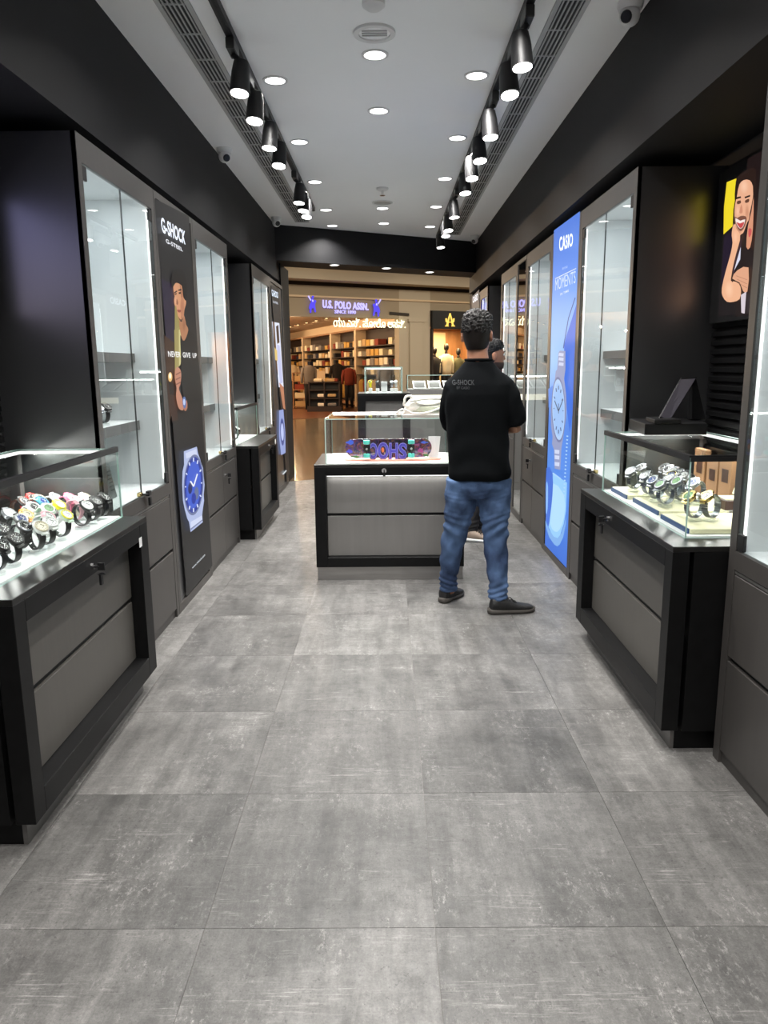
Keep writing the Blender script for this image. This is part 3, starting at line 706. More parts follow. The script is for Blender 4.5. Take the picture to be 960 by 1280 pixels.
A.poly([G(346, 480), G(380, 500), G(416, 490), G(400, 545), G(376, 556), G(352, 520)], (236, 220, 214), 2).poly([G(352, 510), G(378, 520), G(410, 508), G(396, 545), G(376, 552)], (190, 70, 70), 2)
A.poly([G(356, 360), G(382, 352), G(384, 372), G(360, 380)], (96, 62, 48), 2).poly([G(416, 352), G(444, 340), G(442, 364), G(418, 370)], (96, 62, 48), 2)
A.poly([G(346, 330), G(384, 322), G(386, 334), G(350, 344)], (40, 26, 22)).poly([G(412, 326), G(452, 312), G(452, 324), G(414, 338)], (40, 26, 22)).poly([G(388, 380), G(398, 430), G(390, 446), G(374, 440)], (198, 136, 108), 2); A.done('man_print')
A.poly([G(318, 610), G(322, 560), G(336, 520), G(352, 560), G(374, 590), G(378, 640), G(350, 740), G(322, 860), G(310, 960), G(330, 940), G(372, 960), G(386, 1010), G(375, 1070), G(330, 1090), G(285, 1090), G(252, 1050), G(246, 990), G(276, 860), G(310, 740), G(324, 660)], (228, 172, 136), 2)
A.soft(G(300, 1000), (6, 0), (0, 12), (240, 192, 158), (228, 172, 136)).soft(G(345, 620), (3, 0), (0, 9), (238, 186, 152), (228, 172, 136))
A.poly([G(322, 920), G(360, 860), G(440, 840), G(432, 1015), G(400, 1010), G(376, 950)], (214, 158, 126), 2)
for q in range(3): A.line(G(350+q*8, 900+q*26), G(430, 930+q*30), .5, (160, 108, 84))
A.poly([G(424, 690), G(436, 540), G(462, 430), G(478, 330), G(472, 560), G(452, 694)], (206, 142, 112), 2).poly([G(440, 560), G(462, 560), G(460, 600), G(442, 620)], (196, 84, 84), 2)
A.poly([G(385, 1040), G(424, 1016), G(412, 1176), G(388, 1170)], (206, 196, 204)); A.done('woman_print')

# a second backlit poster on the left bay wall (seen only as the blurred shine on the dark cabinet side)
po2 = thing('wall_poster', (-1.58, 2.3, 1.85), 'blue-violet backlit poster on the left bay wall, beyond the left picture edge', 'poster')
B(-1.584, -1.560, 1.75, 3.02, 1.60, 2.10).build('frame', 'black_metal', po2)
mb = MB(); mb.poly([(-1.5592, 1.77, 1.62), (-1.5592, 3.00, 1.62), (-1.5592, 3.00, 2.08), (-1.5592, 1.77, 2.08)], [lin(c) for c in ((190, 180, 196), (190, 180, 206), (190, 190, 255), (190, 190, 255))]); mb.build('backlit_panel', 'print_warm', po2)

# ------------------------------------------------------------------ display counters
def led_rail(mb_list, t, pts):
    pass
def glass_box(t, x0, x1, y0, y1, z0, z1, black_top=True, th=.006, led=()):
    """five panes and the slim trims; x0<x1"""
    g2 = ['glass', 'glass_edge']
    B(x0, x0+th, y0, y1, z0, z1-th, 0, 1, 0).build('glass_side', g2, t)
    B(x1-th, x1, y0, y1, z0, z1-th, 0, 1, 0).build('glass_side', g2, t)
    B(x0+th, x1-th, y0, y0+th, z0, z1-th, 0, 1, 1).build('glass_side', g2, t)
    B(x0+th, x1-th, y1-th, y1, z0, z1-th, 0, 1, 1).build('glass_side', g2, t)
    B(x0, x1, y0, y1, z1-th, z1, 0, 1, 2).build('glass_top', g2, t)
def counter(side, xf, y0, y1, xg, gy0, gy1, label, near_glass=True):
    X = lambda a: side*a
    t = thing('watch_counter', (side*(xf+.28), (y0+y1)/2, 0), label, 'display counter')
    zt = .777
    fr = MB()
    fr.box(X(xf), X(xf+.06), y0, y0+.07, .09, .757); fr.box(X(xf), X(xf+.06), y1-.095, y1, .09, .757)
    fr.box(X(xf), X(xf+.06), y0+.07, y1-.095, .69, .757); fr.box(X(xf), X(xf+.06), y0+.07, y1-.095, .09, .172)
    fr.build('front_frame', 'counter_black', t, bevel=.0015)
    B(X(xf+.075), X(1.58), y0, y1, .088, .757).build('carcass', 'counter_black', t)
    for za, zb in ((.174, .424), (.446, .689)):
        B(X(xf+.055), X(xf+.074), y0+.0715, y1-.0965, za, zb).build('drawer_front', 'drawer_grey', t, bevel=.001)
    B(X(xf+.068), X(xf+.075), y0+.0715, y1-.0965, .424, .446).build('shadow_gap', 'joint_black', t)
    B(X(xf), X(1.585), y0, y1, .757, zt).build('worktop', 'counter_top', t, bevel=.0015)
    B(X(xf+.05), X(xf+.064), y0+.04, y1-.05, 0, .088).build('plinth', 'plinth_grey', t)
    B(X(xf+.064), X(1.57), y0+.04, y1-.05, 0, .088).build('plinth_box', 'counter_black', t)
    xb = 1.555
    B(X(xg+.008), X(xb-.008), gy0+.008, gy1-.008, zt, zt+.006).build('lit_deck', 'white_deck', t)
    a, b = sorted((X(xg), X(xb)))
    glass_box(t, a, b, gy0, gy1, zt+.0005, 1.07)
    bar = MB(); bar.box(X(xg-.003), X(xg+.016), gy0, gy1, 1.0705, 1.078); bar.box(X(xg-.003), X(xg-.0005), gy0-.001, gy1, 1.056, 1.0705); bar.box(X(xg+.016), X(xb), gy0, gy0+.014, 1.0705, 1.078); bar.box(X(xg+.001), X(xb), gy0-.003, gy0-.0005, 1.056, 1.0705)
    bar.build('top_trim', 'black_metal', t)
    br = MB()
    for xx, yy in ((xb-.012, gy0+.012), (xb-.012, gy1-.012)): br.box(X(xx-.006), X(xx+.006), yy-.006, yy+.006, zt+.006, 1.063)
    br.build('corner_post', 'steel_brushed', t)
    led = MB(); n = int((xb-xg-.05)/.012)
    led.box(X(xg+.02), X(xb-.02), gy1-.024, gy1-.010, 1.052, 1.063); led.box(X(xb-.024), X(xb-.010), gy0+.02, gy1-.026, 1.052, 1.063)
    led.build('led_strip', 'led', t)
    area('counter_led', (X(xb-.05), (gy0+gy1)/2, 1.045), .03, (4.0 if side < 0 else 2.4)*(gy1-gy0), (1, .99, .95), rot=(0, side*.5, 0), size_y=(gy1-gy0)*.9)
    area('counter_led', (X((xg+xb)/2), gy1-.05, 1.045), (xb-xg)*.8, 1.8, (1, .99, .95), rot=(-.5, 0, 0), size_y=.03)
    return t
cl = counter(-1, 1.037, 1.967, 3.137, 1.132, 2.03, 3.12, 'black and grey glass-topped watch counter at the lower left, full of coloured watches')
lock_with_key(-1.037, 2.52, .722, -1, cl)
tg = B(-1.0365, -1.0355, 2.967+.055, 2.967+.088, .665, .705).build('price_tag', 'white_plastic'); tag(tg, 'blank white sticker at the right end of the left watch counter front', 'sticker')
cr = counter(1, .983, 2.515, 3.768, 1.07, 2.64, 3.70, 'black and grey glass-topped counter at the right, with steel watches on cream pads')
lock_with_key(.983, 3.27, .722, 1, cr)
cf = counter(-1, 1.037, 5.975, 6.995, 1.21, 6.06, 6.97, 'small black counter with a glass case on the far left, between the two cabinet groups')
lock_with_key(-1.037, 6.5, .722, -1, cf); 
tg = B(-1.0365, -1.0355, 6.86, 6.92, .70, .745).build('price_tag', 'white_plastic'); tag(tg, 'blank white sticker on the small far left counter', 'sticker')

# centre island with the skateboard
ci = thing('island_counter', (.01, 5.1, 0), 'black-framed grey island counter in mid-aisle with a skateboard in its glass case', 'display counter')
x0, x1, y0, y1 = -.478, .497, 4.79, 5.42
fr = MB(); fr.box(x0, x0+.075, y0, y0+.06, .092, .757); fr.box(x1-.075, x1, y0, y0+.06, .092, .757); fr.box(x0+.075, x1-.075, y0, y0+.06, .703, .757); fr.box(x0+.075, x1-.075, y0, y0+.06, .092, .157)
fr.build('front_frame', 'counter_black', ci, bevel=.0015)
B(x0, x1, y0+.0735, y1, .092, .757).build('carcass', 'counter_black', ci)
for za, zb in ((.159, .428), (.447, .690)): B(x0+.0765, x1-.0765, y0+.05, y0+.073, za, zb).build('drawer_front', 'drawer_light', ci, bevel=.001)
B(x0+.0765, x1-.0765, y0+.066, y0+.0735, .428, .447).build('shadow_gap', 'joint_black', ci)
B(x0+.08, x1-.08, y0+.03, y0+.046, .695, .703).build('led_strip', 'led_soft', ci)
area('island_led', (.01, y0+.028, .697), .80, .9, (1, .99, .95), rot=(.35, 0, 0), size_y=.01)
B(x0, x1, y0, y1, .757, .777).build('worktop', 'counter_top', ci, bevel=.0015)
B(x0+.005, x1-.005, y0+.02, y0+.034, 0, .092).build('plinth', 'steel_brushed', ci)
B(x0+.006, x1-.006, y0+.034, y1-.03, 0, .092).build('plinth_box', 'counter_black', ci)
B(x0+.08, x1-.085, y0+.012, y1-.05, .777, .783).build('lit_deck', 'white_deck', ci)
glass_box(ci, x0+.075, x1-.08, y0+.005, y1-.04, .777, 1.07)
B(x0+.09, x1-.095, y1-.062, y1-.048, 1.053, 1.0635).build('led_strip', 'led', ci)
B(x0+.085, x1-.09, y1-.066, y1-.040, 1.0702, 1.077).build('reflection_strip', 'white_plastic', ci)  # white strip standing in for the bright reflection along the glass top
area('island_led', (.0, y1-.09, 1.045), .75, 5.5, (1, .99, .95), rot=(-.5, 0, 0), size_y=.03)
k = MB().tube([(-.025, y0, .735), (-.025, y0-.006, .735)], .016, 14).build('lock', 'chrome', ci, smooth=True)
mb = MB(); mb.box(-.028, -.022, y0-.024, y0-.006, .722, .742); mb.box(-.033, -.017, y0-.018, y0-.014, .700, .724); mb.build('key', 'black_metal', k)

# island behind: pedestal with a small case
yq = 7.45
pl, pr = pp(447, 492, y=yq), pp(513, 492, y=yq); zt = pl[2]
pd = thing('pedestal_counter', ((pl[0]+pr[0])/2, yq+.25, 0), 'tall black pedestal with a small bright glass case, behind the skateboard island', 'display counter')
mb = MB(); mb.box(pl[0], pl[0]+.075, yq, yq+.05, .09, zt-.02); mb.box(pr[0]-.075, pr[0], yq, yq+.05, .09, zt-.02); mb.box(pl[0]+.075, pr[0]-.075, yq, yq+.05, zt-.075, zt-.02); mb.box(pl[0]+.075, pr[0]-.075, yq, yq+.05, .09, .16); mb.build('front_frame', 'counter_black', pd)
B(pl[0]+.076, pr[0]-.076, yq+.03, yq+.049, .161, zt-.076).build('front_panel', 'drawer_light', pd)
B(pl[0], pr[0], yq+.051, yq+.5, .09, zt-.02).build('carcass', 'counter_black', pd); B(pl[0], pr[0], yq, yq+.5, zt-.02, zt).build('worktop', 'counter_top', pd); B(pl[0]+.01, pr[0]-.01, yq+.02, yq+.48, 0, .09).build('plinth', 'steel_brushed', pd)
ca, cb = pp(456, 490, y=yq+.04)[0], pp(503, 490, y=yq+.04)[0]; ct = pp(480, 459, y=yq+.04)[2]
B(ca+.01, cb-.01, yq+.05, yq+.41, zt, zt+.005).build('lit_deck', 'white_deck', pd)
glass_box(pd, ca, cb, yq+.04, yq+.42, zt, ct)
e = .006
for a, b in ((ca, yq+.04), (cb-e, yq+.04), (ca, yq+.42-e), (cb-e, yq+.42-e)): B(a-.001, a+e+.001, b-.001, b+e+.001, zt, ct-e).build('corner_edge', 'glass_edge', pd)
B(ca, cb, yq+.039, yq+.04+e, ct-e, ct+.002).build('top_edge', 'glass_edge', pd); B(ca, cb, yq+.42-e, yq+.421, ct-e, ct+.002).build('top_edge', 'glass_edge', pd)
B(ca+.012, cb-.012, yq+.40, yq+.41, ct-.022, ct-.010).build('led_strip', 'led', pd)
area('pedestal_led', ((ca+cb)/2, yq+.36, ct-.03), .3, 1.2, (1, 1, .97), rot=(-.4, 0, 0), size_y=.03)
def case_item(name, u0, u1, v0, v1, m, lab, cat, d=.05):
    a = pp(u0, v1, y=yq+.12); b = pp(u1, v0, y=yq+.12); z = zt+.0055
    o = thing(name, ((a[0]+b[0])/2, yq+.12, z), lab, cat)
    h = max(b[2]-z, .02); return o, a[0], b[0], z, z+h
o, a, b, z0, z1 = case_item('white_box', 476.5, 484, 477, 491, 0, 'plain white carton in the small glass case on the pedestal', 'box')
B(a, b, yq+.12, yq+.18, z0, z1-.002).build('carton', 'white_plastic', o, bevel=.002); B(a-.001, b+.001, yq+.119, yq+.181, z1-.03, z1).build('lid', 'white_plastic', o)

emat('led_warm', (1, .95, .72), 1.3)
yk = 8.35
ka, kb = .22, 1.02
zk = pp(505, 487, y=yk)[2]; zk2 = pp(505, 469, y=yk)[2]
kt = thing('jewellery_counter', ((ka+kb)/2, yk+.25, 0), 'glass counter with watch trays and a glowing front edge, behind the man in black', 'display counter')
B(ka, kb, yk, yk+.5, zk-.06, zk).build('worktop', 'drawer_light', kt)
B(ka, kb, yk+.03, yk+.5, .09, zk-.061).build('carcass', 'drawer_light', kt); B(ka+.02, kb-.02, yk+.05, yk+.48, 0, .09).build('plinth', 'steel_brushed', kt)
B(ka+.01, kb-.01, yk-.004, yk+.029, zk-.125, zk-.062).build('led_strip', 'led_warm', kt)
area('kiosk_led', ((ka+kb)/2, yk+.01, zk-.09), .7, .6, (1, .95, .75), rot=(.5, 0, 0), size_y=.02)
glass_box(kt, ka, kb, yk+.01, yk+.49, zk, zk2)
area('kiosk_led', ((ka+kb)/2, yk+.42, zk2-.03), .7, .8, (1, 1, .95), rot=(-.5, 0, 0), size_y=.03)
for q, xx in enumerate((.36, .53, .70, .87)):
    tr = thing('watch_tray', (xx, yk+.22, zk), 'dark watch tray with a white rim in the glass counter behind, %s from the left' % ('first', 'second', 'third', 'fourth')[q], 'tray')
    mb = MB(); mb.obox((xx, yk+.22, zk+.046), (.072, .15, .004), Matrix.Rotation(.25, 3, 'X')); mb.build('rim', 'white_plastic', tr)
    mb = MB(); mb.obox((xx, yk+.22, zk+.0505), (.058, .135, .003), Matrix.Rotation(.25, 3, 'X')); mb.build('pad', 'black_plastic', tr)

# ------------------------------------------------------------------ watches
for nm, c, r, mt_ in (('black', (10, 10, 11), .45, 0), ('charcoal', (40, 40, 42), .5, 0), ('white', (225, 226, 224), .45, 0), ('beige', (196, 186, 160), .5, 0), ('red', (190, 44, 40), .45, 0),
                     ('pink', (222, 120, 150), .45, 0), ('pale_pink', (232, 178, 190), .45, 0), ('yellow', (232, 224, 24), .45, 0), ('pale_green', (200, 222, 200), .45, 0), ('teal', (60, 130, 150), .3, .3),
                     ('blue', (40, 60, 130), .35, .2), ('brown', (70, 40, 26), .5, 0), ('gold', (232, 206, 140), .22, 1), ('orange', (214, 140, 70), .3, .4), ('steel', (150, 152, 157), .28, 1), ('grey', (120, 122, 126), .4, 0)):
    pmat('watch_'+nm, lin(c), r, mt_)
pmat('dial_dark', lin((24, 24, 28)), .2); pmat('dial_white', lin((226, 228, 228)), .25); pmat('dial_blue', lin((36, 58, 120)), .2); pmat('dial_green', lin((120, 170, 110)), .25); pmat('dial_cream', lin((230, 222, 196)), .25)
RX, RZ = .0285, .033
def band(w0, a0, a1, n=30, th=.0028, links=False):
    mb = MB()
    if links:
        for i in range(n):
            a = a0+(a1-a0)*(i+.5)/n; da = (a1-a0)/n*.44
            c = (RX*math.sin(a), 0, RZ*math.cos(a)); d = math.atan2(RZ*math.sin(a), RX*math.cos(a))
            M = Matrix.Rotation(d, 3, 'Y'); wd = w0*(.5+.5*abs(2*i/n-1)**.0)
            for yy, hw in ((0, .45), (-.72, .25), (.72, .25)):
                mb.obox((c[0], yy*wd, c[2]), (RZ*da*1.0, wd*hw, th*.5*(1.15 if yy == 0 else 1)), M)
        return mb
    rings = []
    for i in range(n+1):
        a = a0+(a1-a0)*i/n; wd = w0*(1-.22*math.sin(PI*i/n)); p = []
        for rr, ww in ((-th/2, -wd), (th/2, -wd*.92), (th/2, wd*.92), (-th/2, wd)):
            p.append(((RX+rr)*math.sin(a), ww, (RZ+rr)*math.cos(a)))
        rings.append(p)
    return mb.loft(rings)
PHI = .75
HR = Matrix.Rotation(PHI, 4, 'Y')
HC0 = Vector(((RX+.003)*math.sin(PHI), 0, (RZ+.003)*math.cos(PHI)))
def head_mesh(kind):
    b = MB(); f = MB(); d = MB(); h = MB()
    T = lambda p: tuple(HC0 + (HR.to_3x3() @ Vector(p)))
    def disc(mb, r0, r1, z0, z1, n=24, sq=0):
        rr = lambda r, t: r*(1+sq*.10*math.cos(4*t)*-1)
        mb.loft([[T((rr(r, t)*math.cos(t), rr(r, t)*math.sin(t), z)) for t in [2*PI*i/n for i in range(n)]] for r, z in ((r0, z0), (r1, (z0+z1)/2), (r0*.93, z1))])
    sq = 1 if kind == 'sport' else 0
    disc(b, .019, .0205, -.003, .006, 24, sq)
    for sy in (-1, 1):
        M = HR.to_3x3(); b.obox(T((sy*.020, 0, .0005)), (.004, .009, .003), M)
    f.loft([[T((r*math.cos(t), r*math.sin(t), z)) for t in [2*PI*i/24 for i in range(24)]] for r, z in ((.0185, .006), (.0175, .0088), (.0145, .0088), (.0142, .007))], cap=False)
    d.loft([[T((.0146*math.cos(t), .0146*math.sin(t), z)) for t in [2*PI*i/24 for i in range(24)]] for z in (.0062, .0074)])
    M = HR.to_3x3()
    h.obox(T((-.003, .003, .0079)), (.0055, .0007, .0003), M @ Matrix.Rotation(.8, 3, 'Z')); h.obox(T((.003, .003, .0079)), (.0065, .0005, .0003), M @ Matrix.Rotation(-.9, 3, 'Z'))
    for i in range(12):
        t = 2*PI*i/12; h.obox(T((.0122*math.cos(t), .0122*math.sin(t), .0077)), (.0016, .0005, .0002), M @ Matrix.Rotation(t, 3, 'Z'))
    cr_ = MB().tube([T((0, .019, .002)), T((0, .0245, .002))], .003, 8)
    return b, f, d, h, cr_
WM = {}
def wmesh(key, fn):
    if key not in WM: WM[key] = fn().mesh(key)
    return WM[key]
def child(name, me, m, parent):
    if not me.materials: me.materials.append(MATS['ink_plain'])
    o = bpy.data.objects.new(name, me); COL.objects.link(o); o.parent = parent
    o.material_slots[0].link = 'OBJECT'; o.material_slots[0].material = MATS[m]
    return o
def mk(name, part):
    for k in ('sport', 'dress'):
        b, f, d, h, c = head_mesh(k)
        for nm, q in (('case', b), ('bezel', f), ('dial', d), ('hands', h), ('crown', c)): WM[k+nm] = q.mesh('watch_'+nm)
mk(0, 0)
WM['strap'] = band(.0105, PHI+.5, PHI+2*PI-.5).mesh('watch_strap')
WM['bracelet'] = band(.0095, PHI+.45, PHI+2*PI-.45, 26, links=True).mesh('watch_bracelet')
def stand_mesh():
    mb = MB(); n = 22; rings = []
    for i in range(n+1):
        a = .9+PI*.0+(2*PI-1.2)*i/n+.0
        rings.append([((RX-.0045+r)*math.sin(a), w_, (RZ-.0045+r)*math.cos(a)) for r, w_ in ((-.0015, -.009), (.0015, -.009), (.0015, .009), (-.0015, .009))])
    mb.loft(rings); mb.box(-.006, .006, -.008, .008, -RZ-.004, -RZ+.003)
    mb.tube([(0, 0, -RZ-.0105), (0, 0, -RZ-.004)], .022, 20)
    return mb
WM['stand'] = stand_mesh().mesh('watch_stand')
for m_ in WM.values():
    m_.polygons.foreach_set('use_smooth', [True]*len(m_.polygons)); m_.set_sharp_from_angle(angle=.7)
STH = RZ+.0106
SEEN = set()
def watch(x, y, z, yaw, strap, case, dial, label, group, kind='sport', bezel=None, tilt=0., sc=1., stand=True, standlabel=None, bracelet=False):
    t = thing('wristwatch', (x, y, z+STH*sc), label, 'watch', group); t.rotation_euler = (tilt, 0, yaw); t.scale = (sc,)*3
    child('bracelet' if bracelet else 'strap', WM['bracelet' if bracelet else 'strap'], 'watch_'+strap, t)
    child('case', WM[kind+'case'], 'watch_'+case, t); child('bezel', WM[kind+'bezel'], 'watch_'+(bezel or case), t)
    child('dial', WM[kind+'dial'], dial, t); child('hands', WM[kind+'hands'], 'watch_white' if dial in ('dial_dark', 'dial_blue') else 'watch_black', t); child('crown', WM[kind+'crown'], 'watch_'+case, t)
    if stand:
        standlabel = ('clear acrylic stand of the '+' '.join(label.split()[:11]), standlabel[1])
        if standlabel[0] in SEEN: standlabel = ('clear stand of the '+' '.join(label.split()[:12]), standlabel[1])
        SEEN.add(standlabel[0])
        s = child('watch_stand', WM['stand'], 'acrylic', None); s.location = (x, y, z+STH*sc); s.rotation_euler = (0, 0, yaw); s.scale = (sc,)*3
        tag(s, standlabel[0], 'watch stand', standlabel[1])
    return t
LW = [ # pixel centre, strap, case, dial, bezel, label
 (7, 700, 'black', 'black', 'dial_dark', None, 'large black sports watch at the left picture edge, front row of the counter'),
 (22, 690, 'black', 'black', 'dial_dark', 'charcoal', 'black sports watch, second of the front row from the left picture edge'),
 (2, 676, 'black', 'charcoal', 'dial_dark', None, 'black watch cut by the left picture edge, just behind the largest one'),
 (20, 664, 'black', 'black', 'dial_blue', 'steel', 'black watch with a dark blue dial, left of the gold-faced one'),
 (6, 656, 'black', 'steel', 'dial_white', 'steel', 'silver-cased watch with a black strap at the left picture edge'),
 (8, 638, 'black', 'teal', 'dial_blue', 'teal', 'teal-faced watch at the left picture edge of the left counter'),
 (27, 658, 'white', 'orange', 'dial_cream', 'gold', 'gold-faced watch with a pale strap in the middle of the left counter'),
 (34, 674, 'black', 'black', 'dial_dark', 'steel', 'black watch with a steel rim in front of the gold-faced one'),
 (49, 674, 'black', 'white', 'dial_cream', 'beige', 'black-strapped watch with a cream case, in the front row of the left counter'),
 (68, 668, 'black', 'white', 'dial_white', 'white', 'white-cased watch with a black strap, front row, below the yellow one'),
 (79, 659, 'black', 'pale_green', 'dial_white', 'yellow', 'black-strapped watch with a yellow rim, right of the bright yellow one'),
 (68, 645, 'white', 'yellow', 'dial_dark', 'yellow', 'bright yellow watch in the middle of the left counter'),
 (37, 648, 'white', 'white', 'dial_dark', None, 'white watch with a dark dial behind the gold-faced one'),
 (50, 634, 'white', 'white', 'dial_white', 'steel', 'all-white watch in the back row of the left counter, right of the red one'),
 (27, 638, 'brown', 'black', 'dial_dark', 'brown', 'dark brown watch in the back row of the left counter'),
 (19, 627, 'beige', 'beige', 'dial_dark', None, 'beige watch in the back row, leftmost but one on the left counter'),
 (41, 626, 'red', 'red', 'dial_dark', None, 'red watch in the back row of the left counter'),
 (55, 650, 'pale_green', 'pale_green', 'dial_green', 'white', 'pale green watch left of the bright yellow one'),
 (56, 661, 'white', 'pale_pink', 'dial_white', 'pale_pink', 'white watch with a pale pink case below the pale green one'),
 (80, 634, 'pink', 'pink', 'dial_white', None, 'pink watch in the back row of the left counter'),
 (93, 640, 'pale_pink', 'pale_pink', 'dial_white', None, 'pale pink watch just right of the pink one'),
 (108, 646, 'black', 'black', 'dial_white', 'white', 'white-dialled black watch, first of three at the right end of the left counter'),
 (120, 640, 'charcoal', 'charcoal', 'dial_dark', None, 'charcoal watch, middle of three at the right end of the left counter'),
 (131, 634, 'black', 'black', 'dial_dark', None, 'black watch, last of the three at the right end of the left counter'),
 (105, 629, 'beige', 'white', 'dial_white', 'beige', 'cream watch behind the three black ones at the right end of the left counter'),
]
SL_ = ('clear acrylic ring stand under a watch in the lower left counter', 'watch stands in the left counter')
placed = []
def spread(lst, zc, sep=.05, xlim=None, ylim=None):
    P = [list(pp(u, v, z=zc)[:2]) for (u, v) in lst]
    for it in range(80):
        for i in range(len(P)):
            for j in range(i):
                dx, dy = P[i][0]-P[j][0], P[i][1]-P[j][1]; q = math.hypot(dx, dy*1.0)
                if q < sep:
                    k = (sep-q)/2/max(q, 1e-4); P[i][0] += dx*k; P[i][1] += dy*k; P[j][0] -= dx*k; P[j][1] -= dy*k
            P[i][0] = min(max(P[i][0], xlim[0]), xlim[1]); P[i][1] = min(max(P[i][1], ylim[0]), ylim[1])
    return P
for (x, y), (u, v, s, c, d, bz, lab) in zip(spread([q[:2] for q in LW], .83, .062, (-1.495, -1.20), (2.11, 3.05)), LW):
    watch(x, y, .783, -.32+random.uniform(-.22, .22), s, c, d, lab, 'watches on stands in the left counter', 'sport', bz, random.uniform(-.06, .06), 1.28, standlabel=SL_)
# right counter: cream pads, bracelets
pmat('pad_cream', lin((226, 222, 186)), .7, noise=(8, .05, W1)); pmat('card_blue', lin((36, 70, 116)), .5); pmat('carton_brown', lin((150, 112, 78)), .75, noise=(10, .08, W1)); pmat('box_leather', lin((66, 42, 32)), .45)
for q, (ya, yb, xa) in enumerate(((3.40, 3.66, 1.10), (3.02, 3.36, 1.11), (2.68, 2.98, 1.10))):
    p = thing('display_pad', (1.25, (ya+yb)/2, .783), 'cream watch pad with a blue front card, %s of the three in the right counter' % ('farthest', 'middle', 'nearest')[q], 'display pad')
    B(xa+.006, 1.40, ya, yb, .7835, .803).build('cushion', 'pad_cream', p, bevel=.004, seg=2); B(xa, xa+.0055, ya+.01, yb-.01, .7835, .802).build('front_card', 'card_blue', p)
RW = [(793, 602, 'farthest steel bracelet watch on the right counter pads'), (803, 596, 'steel bracelet watch behind the farthest pair'), (812, 608, 'steel bracelet watch second along the front of the right counter'), (821, 614, 'steel bracelet watch third along the front of the right counter'), (832, 620, 'steel bracelet watch with a pale dial in the middle of the right counter front'), (840, 598, 'steel bracelet watch highest in the back row of the right counter'), (847, 594, 'steel bracelet watch in the back row next to the highest one'), (842, 612, 'steel bracelet watch right of the middle of the right counter'), (851, 607, 'two-tone bracelet watch in the right counter, behind the middle'), (856, 616, 'steel bracelet watch beside the glass corner of the right counter'), (868, 606, 'steel bracelet watch seen through the near end glass, at the back'), (877, 598, 'dark-banded steel watch seen through the near end glass'), (880, 605, 'steel watch in front of the open brown box'), (868, 617, 'steel bracelet watch seen through the near end glass, middle row'), (868, 636, 'gold and steel bracelet watch at the near left corner pad'), (889, 636, 'gold and steel bracelet watch at the near right corner pad')]
SR_ = ('clear acrylic ring stand under a steel watch in the right counter', 'watch stands in the right counter')
for k, ((x, y), (u, v, lab)) in enumerate(zip(spread([q[:2] for q in RW], .85, .062, (1.14, 1.37), (2.70, 3.63)), RW)):
    s = 'gold' if k >= 14 or k == 8 else 'steel'
    watch(x, y, .8032, PI+.40+random.uniform(-.15, .15), 'steel' if k != 11 else 'black', s if k >= 14 else 'steel', ('dial_white', 'dial_dark', 'dial_white', 'dial_blue', 'dial_green')[k % 5], lab, 'steel watches in the right counter', 'dress', s, random.uniform(-.05, .05), 1.34, standlabel=SR_, bracelet=True)
for k, (y, x, h, lab) in enumerate(((3.60, 1.505, .21, 'brown card sleeve standing at the back of the right counter, farthest'), (3.46, 1.508, .175, 'brown card sleeve at the back of the right counter, middle one'), (3.32, 1.505, .20, 'brown card sleeve at the back of the right counter, nearest'))):
    p = thing('card_sleeve', (x, y, .783), lab, 'packaging'); B(x, x+.03, y-.06, y+.06, .7832, .7832+h).build('sleeve', 'carton_brown', p, bevel=.002)
    B(x-.0006, x, y-.035, y+.03, .7832+h*.45, .7832+h*.75).build('printed_panel', 'box_leather', p)
bx = thing('watch_box', (1.30, 2.95, .783), 'open brown watch box with a cream lining in the right counter', 'box')
c = pp(902, 636, z=.80); bx.location = (c[0]+.03, c[1], .8035); q0, q1 = c[0], c[1]
B(q0-.01, q0+.075, q1-.055, q1+.055, .8036, .845).build('base', 'box_leather', bx, bevel=.003)
B(q0-.004, q0+.069, q1-.049, q1+.049, .845, .849).build('lining', 'pad_cream', bx)
M = Matrix.Rotation(.32, 3, 'Y'); MB().obox((q0+.092, q1, .902), (.010, .055, .058), M).build('lid', 'box_leather', bx, bevel=.003); MB().obox((q0+.080, q1, .902), (.004, .049, .050), M).build('lid_lining', 'pad_cream', bx)

def group_watches(lst, group, stand, kind='sport', bracelet=False, yaw=0, sc=1.):
    for (x, y, z, s, c, d, lab) in lst: watch(x, y, z, yaw, s, c, d, lab, group, kind, None, 0, sc, standlabel=stand, bracelet=bracelet)
S1 = ('clear acrylic ring stand on the shelf of the nearest left wall cabinet', 'watch stands in the nearest left cabinet')
group_watches([(-1.40, y, 1.1225, s, c, d, lab) for y, s, c, d, lab in ((3.40, 'black', 'black', 'dial_dark', 'black watch on the lower shelf of the nearest left wall cabinet, leftmost'), (3.50, 'white', 'white', 'dial_dark', 'pale watch on the lower shelf of the nearest left wall cabinet, second'), (3.60, 'grey', 'steel', 'dial_white', 'grey watch on the lower shelf of the nearest left wall cabinet, third'), (3.70, 'black', 'black', 'dial_dark', 'black watch on the lower shelf of the nearest left wall cabinet, rightmost'))], 'watches on the shelf of the nearest left cabinet', S1, yaw=-.5, sc=1.25)
group_watches([(-1.36, 3.36, .7725, 'steel', 'steel', 'dial_dark', 'steel watch on the floor of the nearest left wall cabinet')], 'single watch in the nearest left cabinet', ('clear acrylic ring stand on the floor of the nearest left wall cabinet', 'stand on the cabinet floor'), yaw=-.4, sc=1.3, bracelet=True)
cd = thing('price_card', (-1.36, 3.60, .7725), 'dark grey leaning info card on the floor of the nearest left wall cabinet', 'card')
MB().obox((-1.36, 3.60, .852), (.004, .045, .078), Matrix.Rotation(-.18, 3, 'Y')).build('card', 'shelf_grey', cd)
mb = MB()
